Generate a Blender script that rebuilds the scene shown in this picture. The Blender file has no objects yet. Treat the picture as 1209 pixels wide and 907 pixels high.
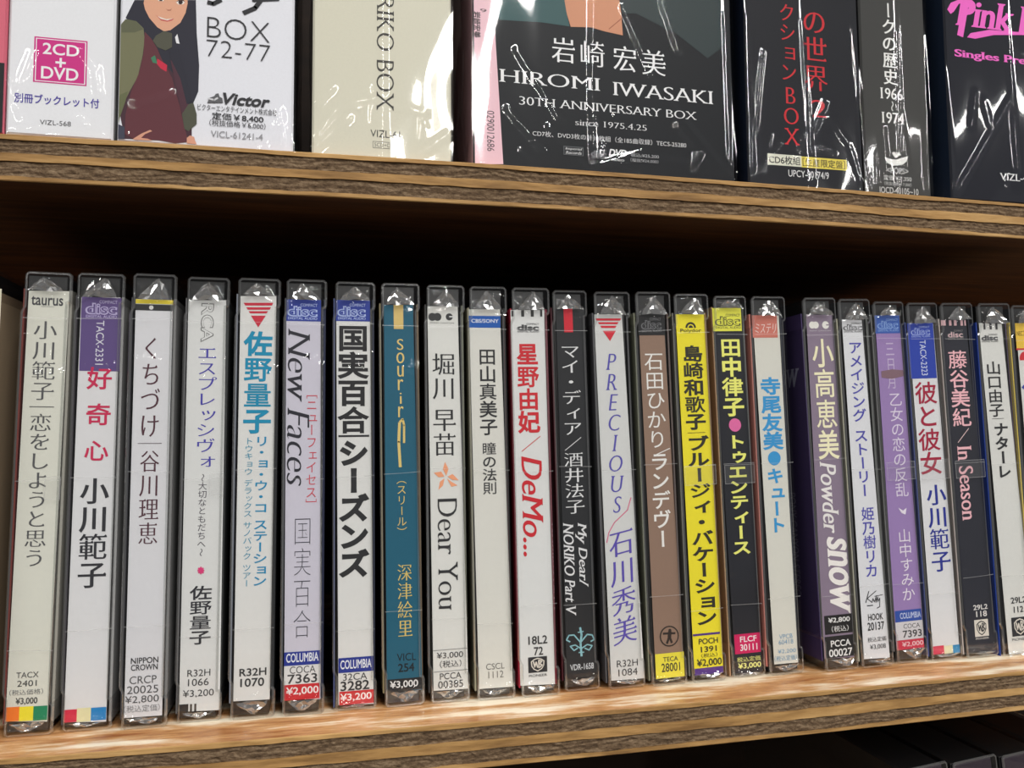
import bpy, math, random
from mathutils import Vector, noise
from mathutils.geometry import delaunay_2d_cdt

S = 0.001                      # all sizes below are in millimetres
scene = bpy.context.scene
COL = scene.collection
# ------------------------------------------------------------------ camera
cam_d = bpy.data.cameras.new('camera'); cam = bpy.data.objects.new('camera', cam_d); COL.objects.link(cam)
cam.location = (93.5485*S, -240.670*S, 83.3595*S)
cam.rotation_euler = (math.radians(93.786394), math.radians(0.42875), math.radians(-12.94124))
cam_d.sensor_width = 36; cam_d.lens = 950.045/1209*36
cam_d.clip_start = 0.01; cam_d.clip_end = 50
scene.camera = cam
# ------------------------------------------------------------------ light and exposure
scene.view_settings.view_transform = 'Standard'; scene.view_settings.look = 'None'
scene.view_settings.gamma = 1; scene.view_settings.use_curve_mapping = False
scene.view_settings.exposure = 1.0
scene.cycles.transparent_max_bounces = 24
scene.cycles.max_bounces = 8
world = bpy.data.worlds.new('shop'); scene.world = world; world.use_nodes = True
world.node_tree.nodes['Background'].inputs[0].default_value = (0.95, 0.97, 1.0, 1)
world.node_tree.nodes['Background'].inputs[1].default_value = 0.05
def tube_light(name, loc, size, energy, target=(0.15, 0, 0.08)):
    """one fluorescent ceiling fitting"""
    l = bpy.data.lights.new(name, 'AREA'); l.shape = 'RECTANGLE'; l.size, l.size_y = size
    l.energy = energy; l.color = (1.0, 0.985, 0.95)
    o = bpy.data.objects.new(name, l); COL.objects.link(o); o.location = loc
    o.rotation_euler = (Vector(target)-Vector(loc)).to_track_quat('-Z', 'Y').to_euler()
for lx, en in ((-1.6, 44), (.58, 58), (2.72, 40)):
    tube_light('ceiling_tube', (lx, -2.9, 1.4), (.12, 4.4), en, (lx, -2.9, 0))

# ------------------------------------------------------------------ materials
def lin(c):
    c = c/255
    return c/12.92 if c <= 0.04045 else ((c+0.055)/1.055)**2.4
def rgb(c): return (lin(c[0]), lin(c[1]), lin(c[2]), 1)
def new_mat(name):
    m = bpy.data.materials.new(name); m.use_nodes = True
    nt = m.node_tree; nt.nodes.clear()
    out = nt.nodes.new('ShaderNodeOutputMaterial')
    return m, nt, out
def N(nt, t, **kw):
    n = nt.nodes.new('ShaderNode'+t)
    for k, v in kw.items(): setattr(n, k, v)
    return n
def noise_tex(nt, scale, detail=4, mapping=(1, 1, 1), rough=.55, coord='Object'):
    tc = N(nt, 'TexCoord'); mp = N(nt, 'Mapping'); mp.inputs['Scale'].default_value = mapping
    nt.links.new(tc.outputs[coord], mp.inputs['Vector'])
    n = N(nt, 'TexNoise'); n.inputs['Scale'].default_value = scale; n.inputs['Detail'].default_value = detail
    n.inputs['Roughness'].default_value = rough
    nt.links.new(mp.outputs[0], n.inputs['Vector']); return n
def printed(name, rough=.5, bump=.05, mottle=.06, spec=.3, grain=900):
    """paper or card whose flat colour is the print itself (colour attribute)"""
    m, nt, out = new_mat(name)
    b = N(nt, 'BsdfPrincipled'); nt.links.new(b.outputs[0], out.inputs[0])
    at = N(nt, 'VertexColor'); at.layer_name = 'ink'
    n = noise_tex(nt, grain, 5)
    mr = N(nt, 'MapRange'); mr.inputs['To Min'].default_value = 1-mottle; mr.inputs['To Max'].default_value = 1+mottle
    nt.links.new(n.outputs[0], mr.inputs['Value'])
    mx = N(nt, 'Mix', data_type='RGBA', blend_type='MULTIPLY'); mx.inputs[0].default_value = 1
    nt.links.new(at.outputs[0], mx.inputs[6]); nt.links.new(mr.outputs[0], mx.inputs[7])
    nt.links.new(mx.outputs[2], b.inputs['Base Color'])
    b.inputs['Roughness'].default_value = rough; b.inputs['Specular IOR Level'].default_value = spec
    if bump:
        bp = N(nt, 'Bump'); bp.inputs['Strength'].default_value = bump; bp.inputs['Distance'].default_value = .0005
        n2 = noise_tex(nt, 140, 4, (1, 1, .5)); nt.links.new(n2.outputs[0], bp.inputs['Height'])
        nt.links.new(bp.outputs[0], b.inputs['Normal'])
    return m
M_PAPER = printed('printed paper', .55, .25, .05)
M_INK = printed('ink', .5, 0, .03, .25)
M_CARD = printed('printed card box', .5, .05, .05, .15, 1400)
def plastic(name, col, rough=.35, spec=.5):
    m, nt, out = new_mat(name); b = N(nt, 'BsdfPrincipled'); nt.links.new(b.outputs[0], out.inputs[0])
    n = noise_tex(nt, 300, 3); cr = N(nt, 'ValToRGB')
    cr.color_ramp.elements[0].color = rgb([c*.85 for c in col]); cr.color_ramp.elements[1].color = rgb([min(255, c*1.15) for c in col])
    nt.links.new(n.outputs[0], cr.inputs[0]); nt.links.new(cr.outputs[0], b.inputs['Base Color'])
    b.inputs['Roughness'].default_value = rough; b.inputs['Specular IOR Level'].default_value = spec
    return m
M_TRAY = plastic('dark tray plastic', (26, 26, 27), .4)
def clear(name, base, gain, rough, haze=0.0, tint=(1, 1, 1), bump=0.0, bscale=200, hazecol=(.8, .8, .8)):
    """thin clear plastic: transparent, with a reflection that grows at grazing angles"""
    m, nt, out = new_mat(name)
    tr = N(nt, 'BsdfTransparent'); tr.inputs[0].default_value = (*tint, 1)
    gl = N(nt, 'BsdfGlossy'); gl.inputs['Roughness'].default_value = rough; gl.inputs[0].default_value = (1, 1, 1, 1)
    lw = N(nt, 'LayerWeight'); lw.inputs[0].default_value = .5
    pw = N(nt, 'Math', operation='POWER'); pw.inputs[1].default_value = 3.0
    ma = N(nt, 'Math', operation='MULTIPLY_ADD', use_clamp=True); ma.inputs[1].default_value = gain; ma.inputs[2].default_value = base
    nt.links.new(lw.outputs['Facing'], pw.inputs[0]); nt.links.new(pw.outputs[0], ma.inputs[0])
    mx = N(nt, 'MixShader'); nt.links.new(ma.outputs[0], mx.inputs[0])
    if haze:
        df = N(nt, 'BsdfDiffuse'); df.inputs[0].default_value = (*hazecol, 1)
        mh = N(nt, 'MixShader'); mh.inputs[0].default_value = haze
        nt.links.new(tr.outputs[0], mh.inputs[1]); nt.links.new(df.outputs[0], mh.inputs[2])
        nt.links.new(mh.outputs[0], mx.inputs[1])
    else: nt.links.new(tr.outputs[0], mx.inputs[1])
    nt.links.new(gl.outputs[0], mx.inputs[2]); nt.links.new(mx.outputs[0], out.inputs[0])
    if bump:
        bp = N(nt, 'Bump'); bp.inputs['Strength'].default_value = bump; bp.inputs['Distance'].default_value = .001
        n2 = noise_tex(nt, bscale, 3); nt.links.new(n2.outputs[0], bp.inputs['Height'])
        nt.links.new(bp.outputs[0], gl.inputs['Normal'])
    return m
M_CLEAR = clear('clear case plastic', .035, .5, .04, .0, (.97, .97, .97))
M_EDGE = clear('clear case edge', .2, .5, .12, .07, (.8, .81, .8))  # pale haze in the rim stands in for light refracted along the edge
M_FILM = clear('wrapping film', .035, .5, .06)
M_BOXFILM = clear('boxed set film', .032, .5, .05)
M_FOLD = clear('folded film', .32, .6, .12, .13, (.93, .93, .93))

M_SEAM = clear('film seam', .2, .5, .2, .22)
M_TAPE = clear('clear tape', .03, .4, .2, .015)
def wood_face(name, c0, c1, c2, scale=22, stretch=(.12, 1, 1), bump=.3, rough=.6, span=(.3, .72)):
    m, nt, out = new_mat(name); b = N(nt, 'BsdfPrincipled'); nt.links.new(b.outputs[0], out.inputs[0])
    n = noise_tex(nt, scale*10, 7, stretch, .65)
    cr = N(nt, 'ValToRGB'); e = cr.color_ramp.elements
    e[0].position = span[0]; e[0].color = rgb(c0); e[1].position = span[1]; e[1].color = rgb(c2); x = e.new(.5); x.color = rgb(c1)
    nt.links.new(n.outputs[0], cr.inputs[0])
    n3 = noise_tex(nt, 38, 3, (.5, 1, 1)); mr = N(nt, 'MapRange'); mr.inputs['To Min'].default_value = .72; mr.inputs['To Max'].default_value = 1.2
    nt.links.new(n3.outputs[0], mr.inputs['Value'])
    mx = N(nt, 'Mix', data_type='RGBA', blend_type='MULTIPLY'); mx.inputs[0].default_value = 1
    nt.links.new(cr.outputs[0], mx.inputs[6]); nt.links.new(mr.outputs[0], mx.inputs[7])
    nt.links.new(mx.outputs[2], b.inputs['Base Color'])
    bp = N(nt, 'Bump'); bp.inputs['Strength'].default_value = bump; bp.inputs['Distance'].default_value = .0006
    nt.links.new(n.outputs[0], bp.inputs['Height']); nt.links.new(bp.outputs[0], b.inputs['Normal'])
    b.inputs['Roughness'].default_value = rough; b.inputs['Specular IOR Level'].default_value = .3
    return m
M_VENEER = wood_face('shelf veneer', (160, 100, 56), (212, 160, 108), (255, 240, 214), 24, (.1, .6, 1), .6, .32, (.36, .62))  # near-white streaks also paint in glare along the lit shelf lip
M_UNDER = wood_face('shaded shelf underside', (48, 27, 12), (76, 45, 20), (104, 66, 32), 20, (.08, 1, 1), .25, .6)  # browner than the top veneer: shade below the board is put into the colour
M_PLY = wood_face('pale ply edge', (120, 88, 50), (164, 126, 76), (196, 158, 104), 26, (.1, 1, .8), .5, .7)
M_BACK = wood_face('dark back board', (20, 13, 9), (28, 18, 12), (36, 24, 16), 14, (.1, 1, 1), .2, .8)
def core_wood():
    m, nt, out = new_mat('dark end grain ply'); b = N(nt, 'BsdfPrincipled'); nt.links.new(b.outputs[0], out.inputs[0])
    n = noise_tex(nt, 1500, 9, (.3, 1, 1), .9)
    w = N(nt, 'TexWave', wave_type='BANDS', bands_direction='Z'); w.inputs['Scale'].default_value = 190; w.inputs['Distortion'].default_value = 14; w.inputs['Detail'].default_value = 4; w.inputs['Detail Scale'].default_value = 1.2
    tc = N(nt, 'TexCoord'); mp = N(nt, 'Mapping'); mp.inputs['Scale'].default_value = (.22, 1, 1); mp.inputs['Rotation'].default_value = (0, .12, 0)
    nt.links.new(tc.outputs['Object'], mp.inputs[0]); nt.links.new(mp.outputs[0], w.inputs[0])
    mxn = N(nt, 'Mix', data_type='FLOAT'); mxn.inputs[0].default_value = .9
    nt.links.new(w.outputs['Fac'], mxn.inputs[2]); nt.links.new(n.outputs[0], mxn.inputs[3])
    cr = N(nt, 'ValToRGB'); e = cr.color_ramp.elements
    e[0].position = .34; e[0].color = rgb((40, 29, 22)); e[1].position = .66; e[1].color = rgb((156, 134, 108)); x = e.new(.5); x.color = rgb((104, 84, 64))
    nt.links.new(mxn.outputs[0], cr.inputs[0]); nt.links.new(cr.outputs[0], b.inputs['Base Color'])
    bp = N(nt, 'Bump'); bp.inputs['Strength'].default_value = .6; bp.inputs['Distance'].default_value = .0008
    nt.links.new(mxn.outputs[0], bp.inputs['Height']); nt.links.new(bp.outputs[0], b.inputs['Normal'])
    b.inputs['Roughness'].default_value = .9; b.inputs['Specular IOR Level'].default_value = .15
    return m
M_CORE = core_wood()

# ------------------------------------------------------------------ object helpers
def tag(o, label=None, cat=None, group=None, kind=None):
    for k, v in (('label', label), ('category', cat), ('group', group), ('kind', kind)):
        if v: o[k] = v
    return o
def empty(name, loc=(0, 0, 0), rot=(0, 0, 0)):
    o = bpy.data.objects.new(name, None); COL.objects.link(o)
    o.location = [v*S for v in loc]; o.rotation_euler = rot; o.empty_display_size = .01; return o
def mesh_obj(name, verts, faces, mats, parent=None, mat_idx=None, colors=None, smooth=False):
    me = bpy.data.meshes.new(name)
    me.from_pydata([(v[0]*S, v[1]*S, v[2]*S) for v in verts], [], faces)
    for m in (mats if isinstance(mats, (list, tuple)) else [mats]): me.materials.append(m)
    if mat_idx: me.polygons.foreach_set('material_index', mat_idx)
    if colors is not None:
        ca = me.color_attributes.new('ink', 'FLOAT_COLOR', 'CORNER')
        buf = []
        for p, c in zip(me.polygons, colors):
            q = rgb(c); buf += list(q)*p.loop_total
        ca.data.foreach_set('color', buf)
    if smooth: me.polygons.foreach_set('use_smooth', [True]*len(me.polygons))
    me.update()
    o = bpy.data.objects.new(name, me); COL.objects.link(o); o.parent = parent
    return o
def box_geo(x0, x1, y0, y1, z0, z1, b=0.0):
    """box with its four front edges chamfered by b"""
    v = [(x0, y1, z0), (x1, y1, z0), (x1, y1, z1), (x0, y1, z1)]
    if b <= 0:
        v += [(x0, y0, z0), (x1, y0, z0), (x1, y0, z1), (x0, y0, z1)]
        return v, [(0, 3, 2, 1), (4, 5, 6, 7), (0, 1, 5, 4), (1, 2, 6, 5), (2, 3, 7, 6), (3, 0, 4, 7)]
    v += [(x0, y0+b, z0), (x1, y0+b, z0), (x1, y0+b, z1), (x0, y0+b, z1),
          (x0+b, y0, z0+b), (x1-b, y0, z0+b), (x1-b, y0, z1-b), (x0+b, y0, z1-b)]
    return v, [(0, 3, 2, 1), (0, 1, 5, 4), (1, 2, 6, 5), (2, 3, 7, 6), (3, 0, 4, 7),
               (4, 5, 9, 8), (5, 6, 10, 9), (6, 7, 11, 10), (7, 4, 8, 11), (8, 9, 10, 11)]

# ------------------------------------------------------------------ lettering from the built-in font, reshaped as outlines
_raw = {}
def outlines(body):
    """list of (character index, contours) of a string set in the built-in font"""
    if body in _raw: return _raw[body]
    cu = bpy.data.curves.new('t', 'FONT'); cu.body = body
    o = bpy.data.objects.new('t', cu); COL.objects.link(o)
    cv = o.to_curve(bpy.context.evaluated_depsgraph_get())
    out = {}
    for s in cv.splines:
        bp = s.bezier_points; n = len(bp); pts = []
        for i in range(n):
            a, b = bp[i], bp[(i+1) % n]
            p0, p1, p2, p3 = a.co, a.handle_right, b.handle_left, b.co
            ch = (p3-p0).length
            dev = 0 if ch < 1e-6 else max(abs((p1-p0).cross(p3-p0).z), abs((p2-p0).cross(p3-p0).z))/ch
            k = 1 if dev < .004 else (3 if dev < .05 else 4)
            for j in range(k):
                t = j/k; q = (1-t)**3*p0+3*(1-t)**2*t*p1+3*(1-t)*t*t*p2+t**3*p3
                if not pts or (abs(pts[-1][0]-q.x)+abs(pts[-1][1]-q.y)) > 1e-4: pts.append((q.x, q.y))
        if len(pts) > 2:
            if abs(pts[0][0]-pts[-1][0])+abs(pts[0][1]-pts[-1][1]) < 1e-4: pts.pop()
        if len(pts) > 2: out.setdefault(s.character_index, []).append(pts)
    bpy.data.objects.remove(o); bpy.data.curves.remove(cu)
    _raw[body] = out
    return out
def area(c): return .5*sum(c[i][0]*c[(i+1) % len(c)][1]-c[(i+1) % len(c)][0]*c[i][1] for i in range(len(c)))
def restyle(contours, st):
    """embolden, thin the horizontals (brush-serif look), add serifs; returns groups of contours to fill separately"""
    wt = .016*st.count('b')-.021*st.count('t'); ser = 's' in st; con = 0
    if 'm' in st: con = .017; wt += .007
    if ser: con = .022; wt += .002
    if wt > 0: wt *= max(.2, min(1, 70/sum(len(c) for c in contours), 3.4/len(contours)))
    big = max(contours, key=lambda c: abs(area(c))); sg = 1 if area(big) > 0 else -1
    res, extra = [], []
    for c in contours:
        n = len(c); nrm = []
        for i in range(n):
            a, b = c[i], c[(i+1) % n]; dx, dy = b[0]-a[0], b[1]-a[1]; L = math.hypot(dx, dy) or 1e-9
            nrm.append((dy/L*sg, -dx/L*sg, L))
        new = []
        if wt or con:
            for i in range(n):
                n1, n2 = nrm[i-1], nrm[i]; o1 = wt-con*n1[1]**2; o2 = wt-con*n2[1]**2
                det = n1[0]*n2[1]-n1[1]*n2[0]
                if abs(det) > .25:
                    dx = (o1*n2[1]-o2*n1[1])/det; dy = (n1[0]*o2-n2[0]*o1)/det
                else:
                    mx, my = n1[0]+n2[0], n1[1]+n2[1]; L = math.hypot(mx, my) or 1; o = (o1+o2)/2; dx, dy = mx/L*o, my/L*o
                L = math.hypot(dx, dy)
                if L > .07: dx, dy = dx/L*.07, dy/L*.07
                new.append((c[i][0]+dx, c[i][1]+dy))
        else: new = list(c)
        res.append(new)
        for i in range(n):
            nx, ny, L = nrm[i]; a, b = new[i], new[(i+1) % n]; p, q = nrm[i-1], nrm[(i+1) % n]
            if ser and abs(ny) > .97 and .035 < L < .17 and abs(p[0]) > .6 and abs(q[0]) > .6 and p[0]*q[0] < 0 and p[2] > .09 and q[2] > .09:
                x0, x1 = sorted((a[0], b[0])); y = (a[1]+b[1])/2; s = -1 if ny > 0 else 1; w = .05
                extra.append([(x0-w, y), (x1+w, y), (x1+w, y+s*.02), (x1, y+s*.055), (x0, y+s*.055), (x0-w, y+s*.02)])
            if 'm' in st and nx > .9 and .03 < L < .13 and abs(p[1]) > .8 and abs(q[1]) > .8 and p[1]*q[1] < 0 and p[2] > .08 and q[2] > .08:
                x = max(a[0], b[0]); y = max(a[1], b[1])
                extra.append([(x+.015, y-.03), (x-.035, y+.05), (x-.11, y-.01)])
    return [res+[e if (area(e) > 0) == (sg > 0) else e[::-1] for e in extra]]
_tri = {}
def triangulate(loops, key=None):
    """fill a set of closed outlines (holes run the other way round); keeps only what their winding encloses"""
    if key is not None and key in _tri: return _tri[key]
    sg = 1 if area(max(loops, key=lambda c: abs(area(c)))) > 0 else -1
    P, E = [], []
    for l in loops:
        k = len(P); P += [Vector(p) for p in l]; E += [(k+i, k+(i+1) % len(l)) for i in range(len(l))]
    vo, _e, fo, *_r = delaunay_2d_cdt(P, E, [], 0, 1e-6)
    segs = [(l[i], l[(i+1) % len(l)]) for l in loops for i in range(len(l))]
    keep = []
    for f in fo:
        a, b, c = (vo[i] for i in f[:3]); x, y = (a.x+b.x+c.x)/3, (a.y+b.y+c.y)/3; wn = 0
        if abs((b.x-a.x)*(c.y-a.y)-(c.x-a.x)*(b.y-a.y)) < 1e-9: continue
        for (x0, y0), (x1, y1) in segs:
            if (y0 > y) != (y1 > y) and x < x0+(y-y0)*(x1-x0)/(y1-y0): wn += 1 if y1 > y0 else -1
        if wn*sg > 0: keep.append(tuple(f[:3]))
    out = ([(v.x, v.y) for v in vo], keep)
    if key is not None: _tri[key] = out
    return out
SMALL = 'ャュョッァィゥェォ'
TURN = 'ー〜（）［］…~'
class Print:
    """flat print collected as coloured polygons on a plane (u, z), laid just in front of y = base"""
    def __init__(s): s.v = []; s.f = []; s.c = []; s.n = 0; s.g = 0
    def fill(s, loops, col, fn=lambda p: p, key=None):
        pts, tris = triangulate(loops, key)
        s.g ^= 1; y = -.02-.006*s.n-.003*s.g; k = len(s.v); q = [fn(p) for p in pts]
        s.v += [(p[0], y, p[1]) for p in q]
        for t in tris:
            a, b, c = (q[i] for i in t)
            ar = (b[0]-a[0])*(c[1]-a[1])-(c[0]-a[0])*(b[1]-a[1])
            s.f.append((k+t[0], k+t[1], k+t[2]) if ar > 0 else (k+t[0], k+t[2], k+t[1])); s.c.append(col)
    def text(s, kind, t, u0, z0, u1, z1, col, st):
        W, H = u1-u0, z1-z0
        if kind == 'v':
            cells = sum(.5 if ch == ' ' else 1 for ch in t); ch_h = H/(cells-.08); z = z1+.04*ch_h
            ew = W/.92; uc = (u0+u1)/2
            for ch in t:
                if ch == ' ': z -= .5*ch_h; continue
                g = outlines(ch).get(0)
                if g:
                    sh = .12 if ch in SMALL else 0
                    sl = .18 if 'i' in st else 0
                    def fn(p, z=z, ch=ch, sh=sh):
                        x, y = p[0]-.5, p[1]-.38
                        if ch in TURN: x, y = y, -x
                        if ch == '／': x *= .9; y *= .9
                        return (uc+(x+sh)*ew, z-ch_h/2+(y+sh*.6+sl*x)*ch_h)
                    for gi, grp in enumerate(restyle(g, st)): s.fill(grp, col, fn, (ch, st, gi))
                z -= ch_h
            return
        if kind == 's':
            n = len(t); hh = H/n; gl = [outlines(ch).get(0) for ch in t]; ws = []
            for g in gl:
                xs = [p[0] for c in g for p in c]; ws.append(max(xs)-min(xs))
            for i, g in enumerate(gl):
                xs = [p[0] for c in g for p in c]; ys = [p[1] for c in g for p in c]; xm = (min(xs)+max(xs))/2
                w = W/max(ws); zz = z1-(i+.5)*hh; sy = hh*.84/(max(ys)-min(ys)); ym = (min(ys)+max(ys))/2
                sl = .22 if 'i' in st else 0
                for grp in restyle(g, st): s.fill(grp, col, lambda p: ((u0+u1)/2+(p[0]-xm+sl*(p[1]-ym))*w*.85, zz+(p[1]-ym)*sy))
            return
        gl = outlines(t); sl = .25 if 'i' in st else 0
        allp = [(p[0]+sl*p[1], p[1]) for g in gl.values() for c in g for p in c]
        if not allp: return
        x0, x1 = min(p[0] for p in allp), max(p[0] for p in allp); y0, y1 = min(p[1] for p in allp), max(p[1] for p in allp)
        if kind == 'h': fn = lambda p: (u0+(p[0]+sl*p[1]-x0)/(x1-x0)*W, z0+(p[1]-y0)/(y1-y0)*H)
        else: fn = lambda p: (u0+(p[1]-y0)/(y1-y0)*W, z1-(p[0]+sl*p[1]-x0)/(x1-x0)*H)
        for g in gl.values():
            for grp in restyle(g, st): s.fill(grp, col, fn)
    def line(s, pts, w, col):
        for (a, b) in zip(pts, pts[1:]):
            dx, dy = b[0]-a[0], b[1]-a[1]; L = math.hypot(dx, dy) or 1; nx, ny = -dy/L*w/2, dx/L*w/2
            s.fill([[(a[0]-nx, a[1]-ny), (b[0]-nx, b[1]-ny), (b[0]+nx, b[1]+ny), (a[0]+nx, a[1]+ny)]], col)
        for p in pts[1:-1]: s.circle(p[0], p[1], w/2, col, 8)
    def circle(s, x, z, r, col, n=24):
        s.fill([[(x+r*math.cos(i*2*math.pi/n), z+r*math.sin(i*2*math.pi/n)) for i in range(n)]], col)
    def add(s, e, paper):
        k = e[0]; s.n += 1
        if k == 'p': s.fill([e[1]], e[2])
        elif k == 'l': s.line(e[1], e[2], e[3])
        elif k == 'c': s.circle(e[1], e[2], e[3], e[4])
        elif k == 'o':
            _, t, u0, z0, u1, z1, col, st = e
            s.text('r', t, u0, z0, u1, z1, col, 'bb'); s.n += 1
            s.text('r', t, u0+.12, z0+.12, u1-.12, z1-.12, paper, '')
        elif k == 'disc':
            _, t, u0, z0, u1, z1, col, st = e[:8]; W, H = u1-u0, z1-z0
            s.text('h', 'COMPACT', u0+.42*W, z0+.82*H, u1, z1, col, 'b')
            s.text('h', 'disc', u0, z0+.22*H, u1-.02*W, z0+.8*H, col, 'bbb'); s.n += 1
            s.text('h', 'disc', u0+.03*W, z0+.25*H, u1-.05*W, z0+.77*H, e[8] if len(e) > 8 else paper, '')
            s.text('h', 'DIGITAL AUDIO', u0, z0, u1, z0+.15*H, col, 'b')
        elif k == 'wb':
            _, t, u0, z0, u1, z1, col, st = e; W, H = u1-u0, z1-z0
            lt, dk = ((214, 208, 198), (44, 44, 48))
            if st == 'd': a, b = dk, lt
            else: a, b = lt, dk
            s.fill([[(u0, z0), (u1, z0), (u1, z1), (u0, z1)]], a)
            sh = [(.5, .06), (.72, .2), (.84, .42), (.86, .72), (.7, .86), (.5, .93), (.3, .86), (.14, .72), (.16, .42), (.28, .2)]
            for i, (q, cc) in enumerate(((1, b), (.84, a), (.74, b), (.64, a))):
                s.n += 1
                if i in (0, 1): s.fill([[(u0+W*(.5+(x-.5)*q), z0+H*(.5+(y-.5)*q)) for x, y in sh]], cc)
            s.n += 1
            X = lambda x, y: (u0+W*x, z0+H*y)
            s.line([X(.28, .72), X(.34, .36), X(.42, .66), X(.5, .3)], W*.07, b)
            s.line([X(.56, .26), X(.56, .76), X(.72, .7), X(.6, .54), X(.74, .44), X(.56, .28)], W*.07, b)
        else: s.text(k, *e[1:8])
    def build(s, name, mat, parent, y):
        if not s.f: return None
        o = mesh_obj(name, [(a, b+y, c) for a, b, c in s.v], s.f, mat, parent, colors=s.c)
        return o

def is_rect(e): return e[0] == 'p' and len(e[1]) == 4 and abs(e[1][0][1]-e[1][1][1]) < .02 and abs(e[1][0][0]-e[1][3][0]) < .02
def print_all(els, paper, parent, y):
    """each printed element is a sub-part of its own; strokes drawn together make one emblem"""
    last, run, run_n = paper, None, 0
    for n_el, e in enumerate(els):
        drawn = e[0] in ('p', 'l', 'c') and not is_rect(e)
        if not drawn or (run and e[0] == 'p') != (run_n == 'p'):
            if run: run.build('printed_picture' if len(run.f) > 150 else 'emblem', M_INK, parent, y); run = None
        if drawn:
            if run is None: run = Print(); run_n = 'p' if e[0] == 'p' else 'x'
            run.n = n_el+1; run.add(e, paper); continue
        P_ = Print(); P_.n = n_el+1
        if is_rect(e): last = e[2]
        if e[0] == 'disc': e = e+(last,)
        P_.add(e, paper)
        P_.build('colour_patch' if e[0] == 'p' else 'logo' if e[0] in ('disc', 'wb', 'o') else 'lettering', M_INK, parent, y)
    if run: run.build('printed_picture' if len(run.f) > 150 else 'emblem', M_INK, parent, y)

# ------------------------------------------------------------------ wrapping film
def seg_d(px, pz, a, b):
    dx, dz = b[0]-a[0], b[1]-a[1]; L = dx*dx+dz*dz or 1e-9
    t = max(0, min(1, ((px-a[0])*dx+(pz-a[1])*dz)/L))
    return math.hypot(px-a[0]-t*dx, pz-a[1]-t*dz)
def film(name, parent, us, zs, y, mat, creases, wave, seed):
    """a sheet over (u, z) standing proud where it is creased; creases = (polyline, height, half width)"""
    v = []; nu = len(us)
    segs = [(a, b, h, w) for pl, h, w in creases for a, b in zip(pl, pl[1:])]
    for z in zs:
        near = [q for q in segs if min(q[0][1], q[1][1])-q[3] < z < max(q[0][1], q[1][1])+q[3]]
        for u in us:
            h = wave*noise.noise(Vector((u*.09, z*.045, seed)))
            k = 0
            for a, b, hh, w in near:
                d = seg_d(u, z, a, b)
                if d < w: k = max(k, hh*(.5+.5*math.cos(math.pi*d/w)))
            v.append((u, y-wave*.8-h-k, z))
    f = [(j*nu+i, j*nu+i+1, (j+1)*nu+i+1, (j+1)*nu+i) for j in range(len(zs)-1) for i in range(nu-1)]
    return mesh_obj(name, v, f, mat, parent, smooth=True)
def frange(a, b, d):
    n = max(1, int(round((b-a)/d))); return [a+(b-a)*i/n for i in range(n+1)]
def crumple(name, parent, u0, u1, z0, z1, y, seed, up):
    """folded end of the wrapping film: a fan of flat facets around an off-centre peak"""
    r = random.Random(seed); W, H = u1-u0, z1-z0
    n = 7; v = []; f = []
    base = z0 if up else z1; s = 1 if up else -1
    px = u0+W*r.uniform(.35, .65)
    rows = []
    for j in range(5):
        t = j/4; row = []
        half = W*.5*(1-t**1.3*.8)
        for i in range(n):
            a = -1+2*i/(n-1)
            row.append((px*t+(u0+u1)/2*(1-t)+a*half+r.uniform(-.35, .35)*(0 < i < n-1), y-r.uniform(0, .9), base+s*(H*t+r.uniform(-.3, .3)-abs(a)*H*.15*t)))
        rows.append(row)
    for row in rows: v += row
    for j in range(4):
        for i in range(n-1):
            a, b, c, d = j*n+i, j*n+i+1, (j+1)*n+i+1, (j+1)*n+i
            tr = [(a, b, c), (a, c, d)] if (i+j) % 2 else [(a, b, d), (b, c, d)]
            if not up: tr = [(q[0], q[2], q[1]) for q in tr]
            f += tr
    return mesh_obj(name, v, f, M_FOLD, parent)

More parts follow.
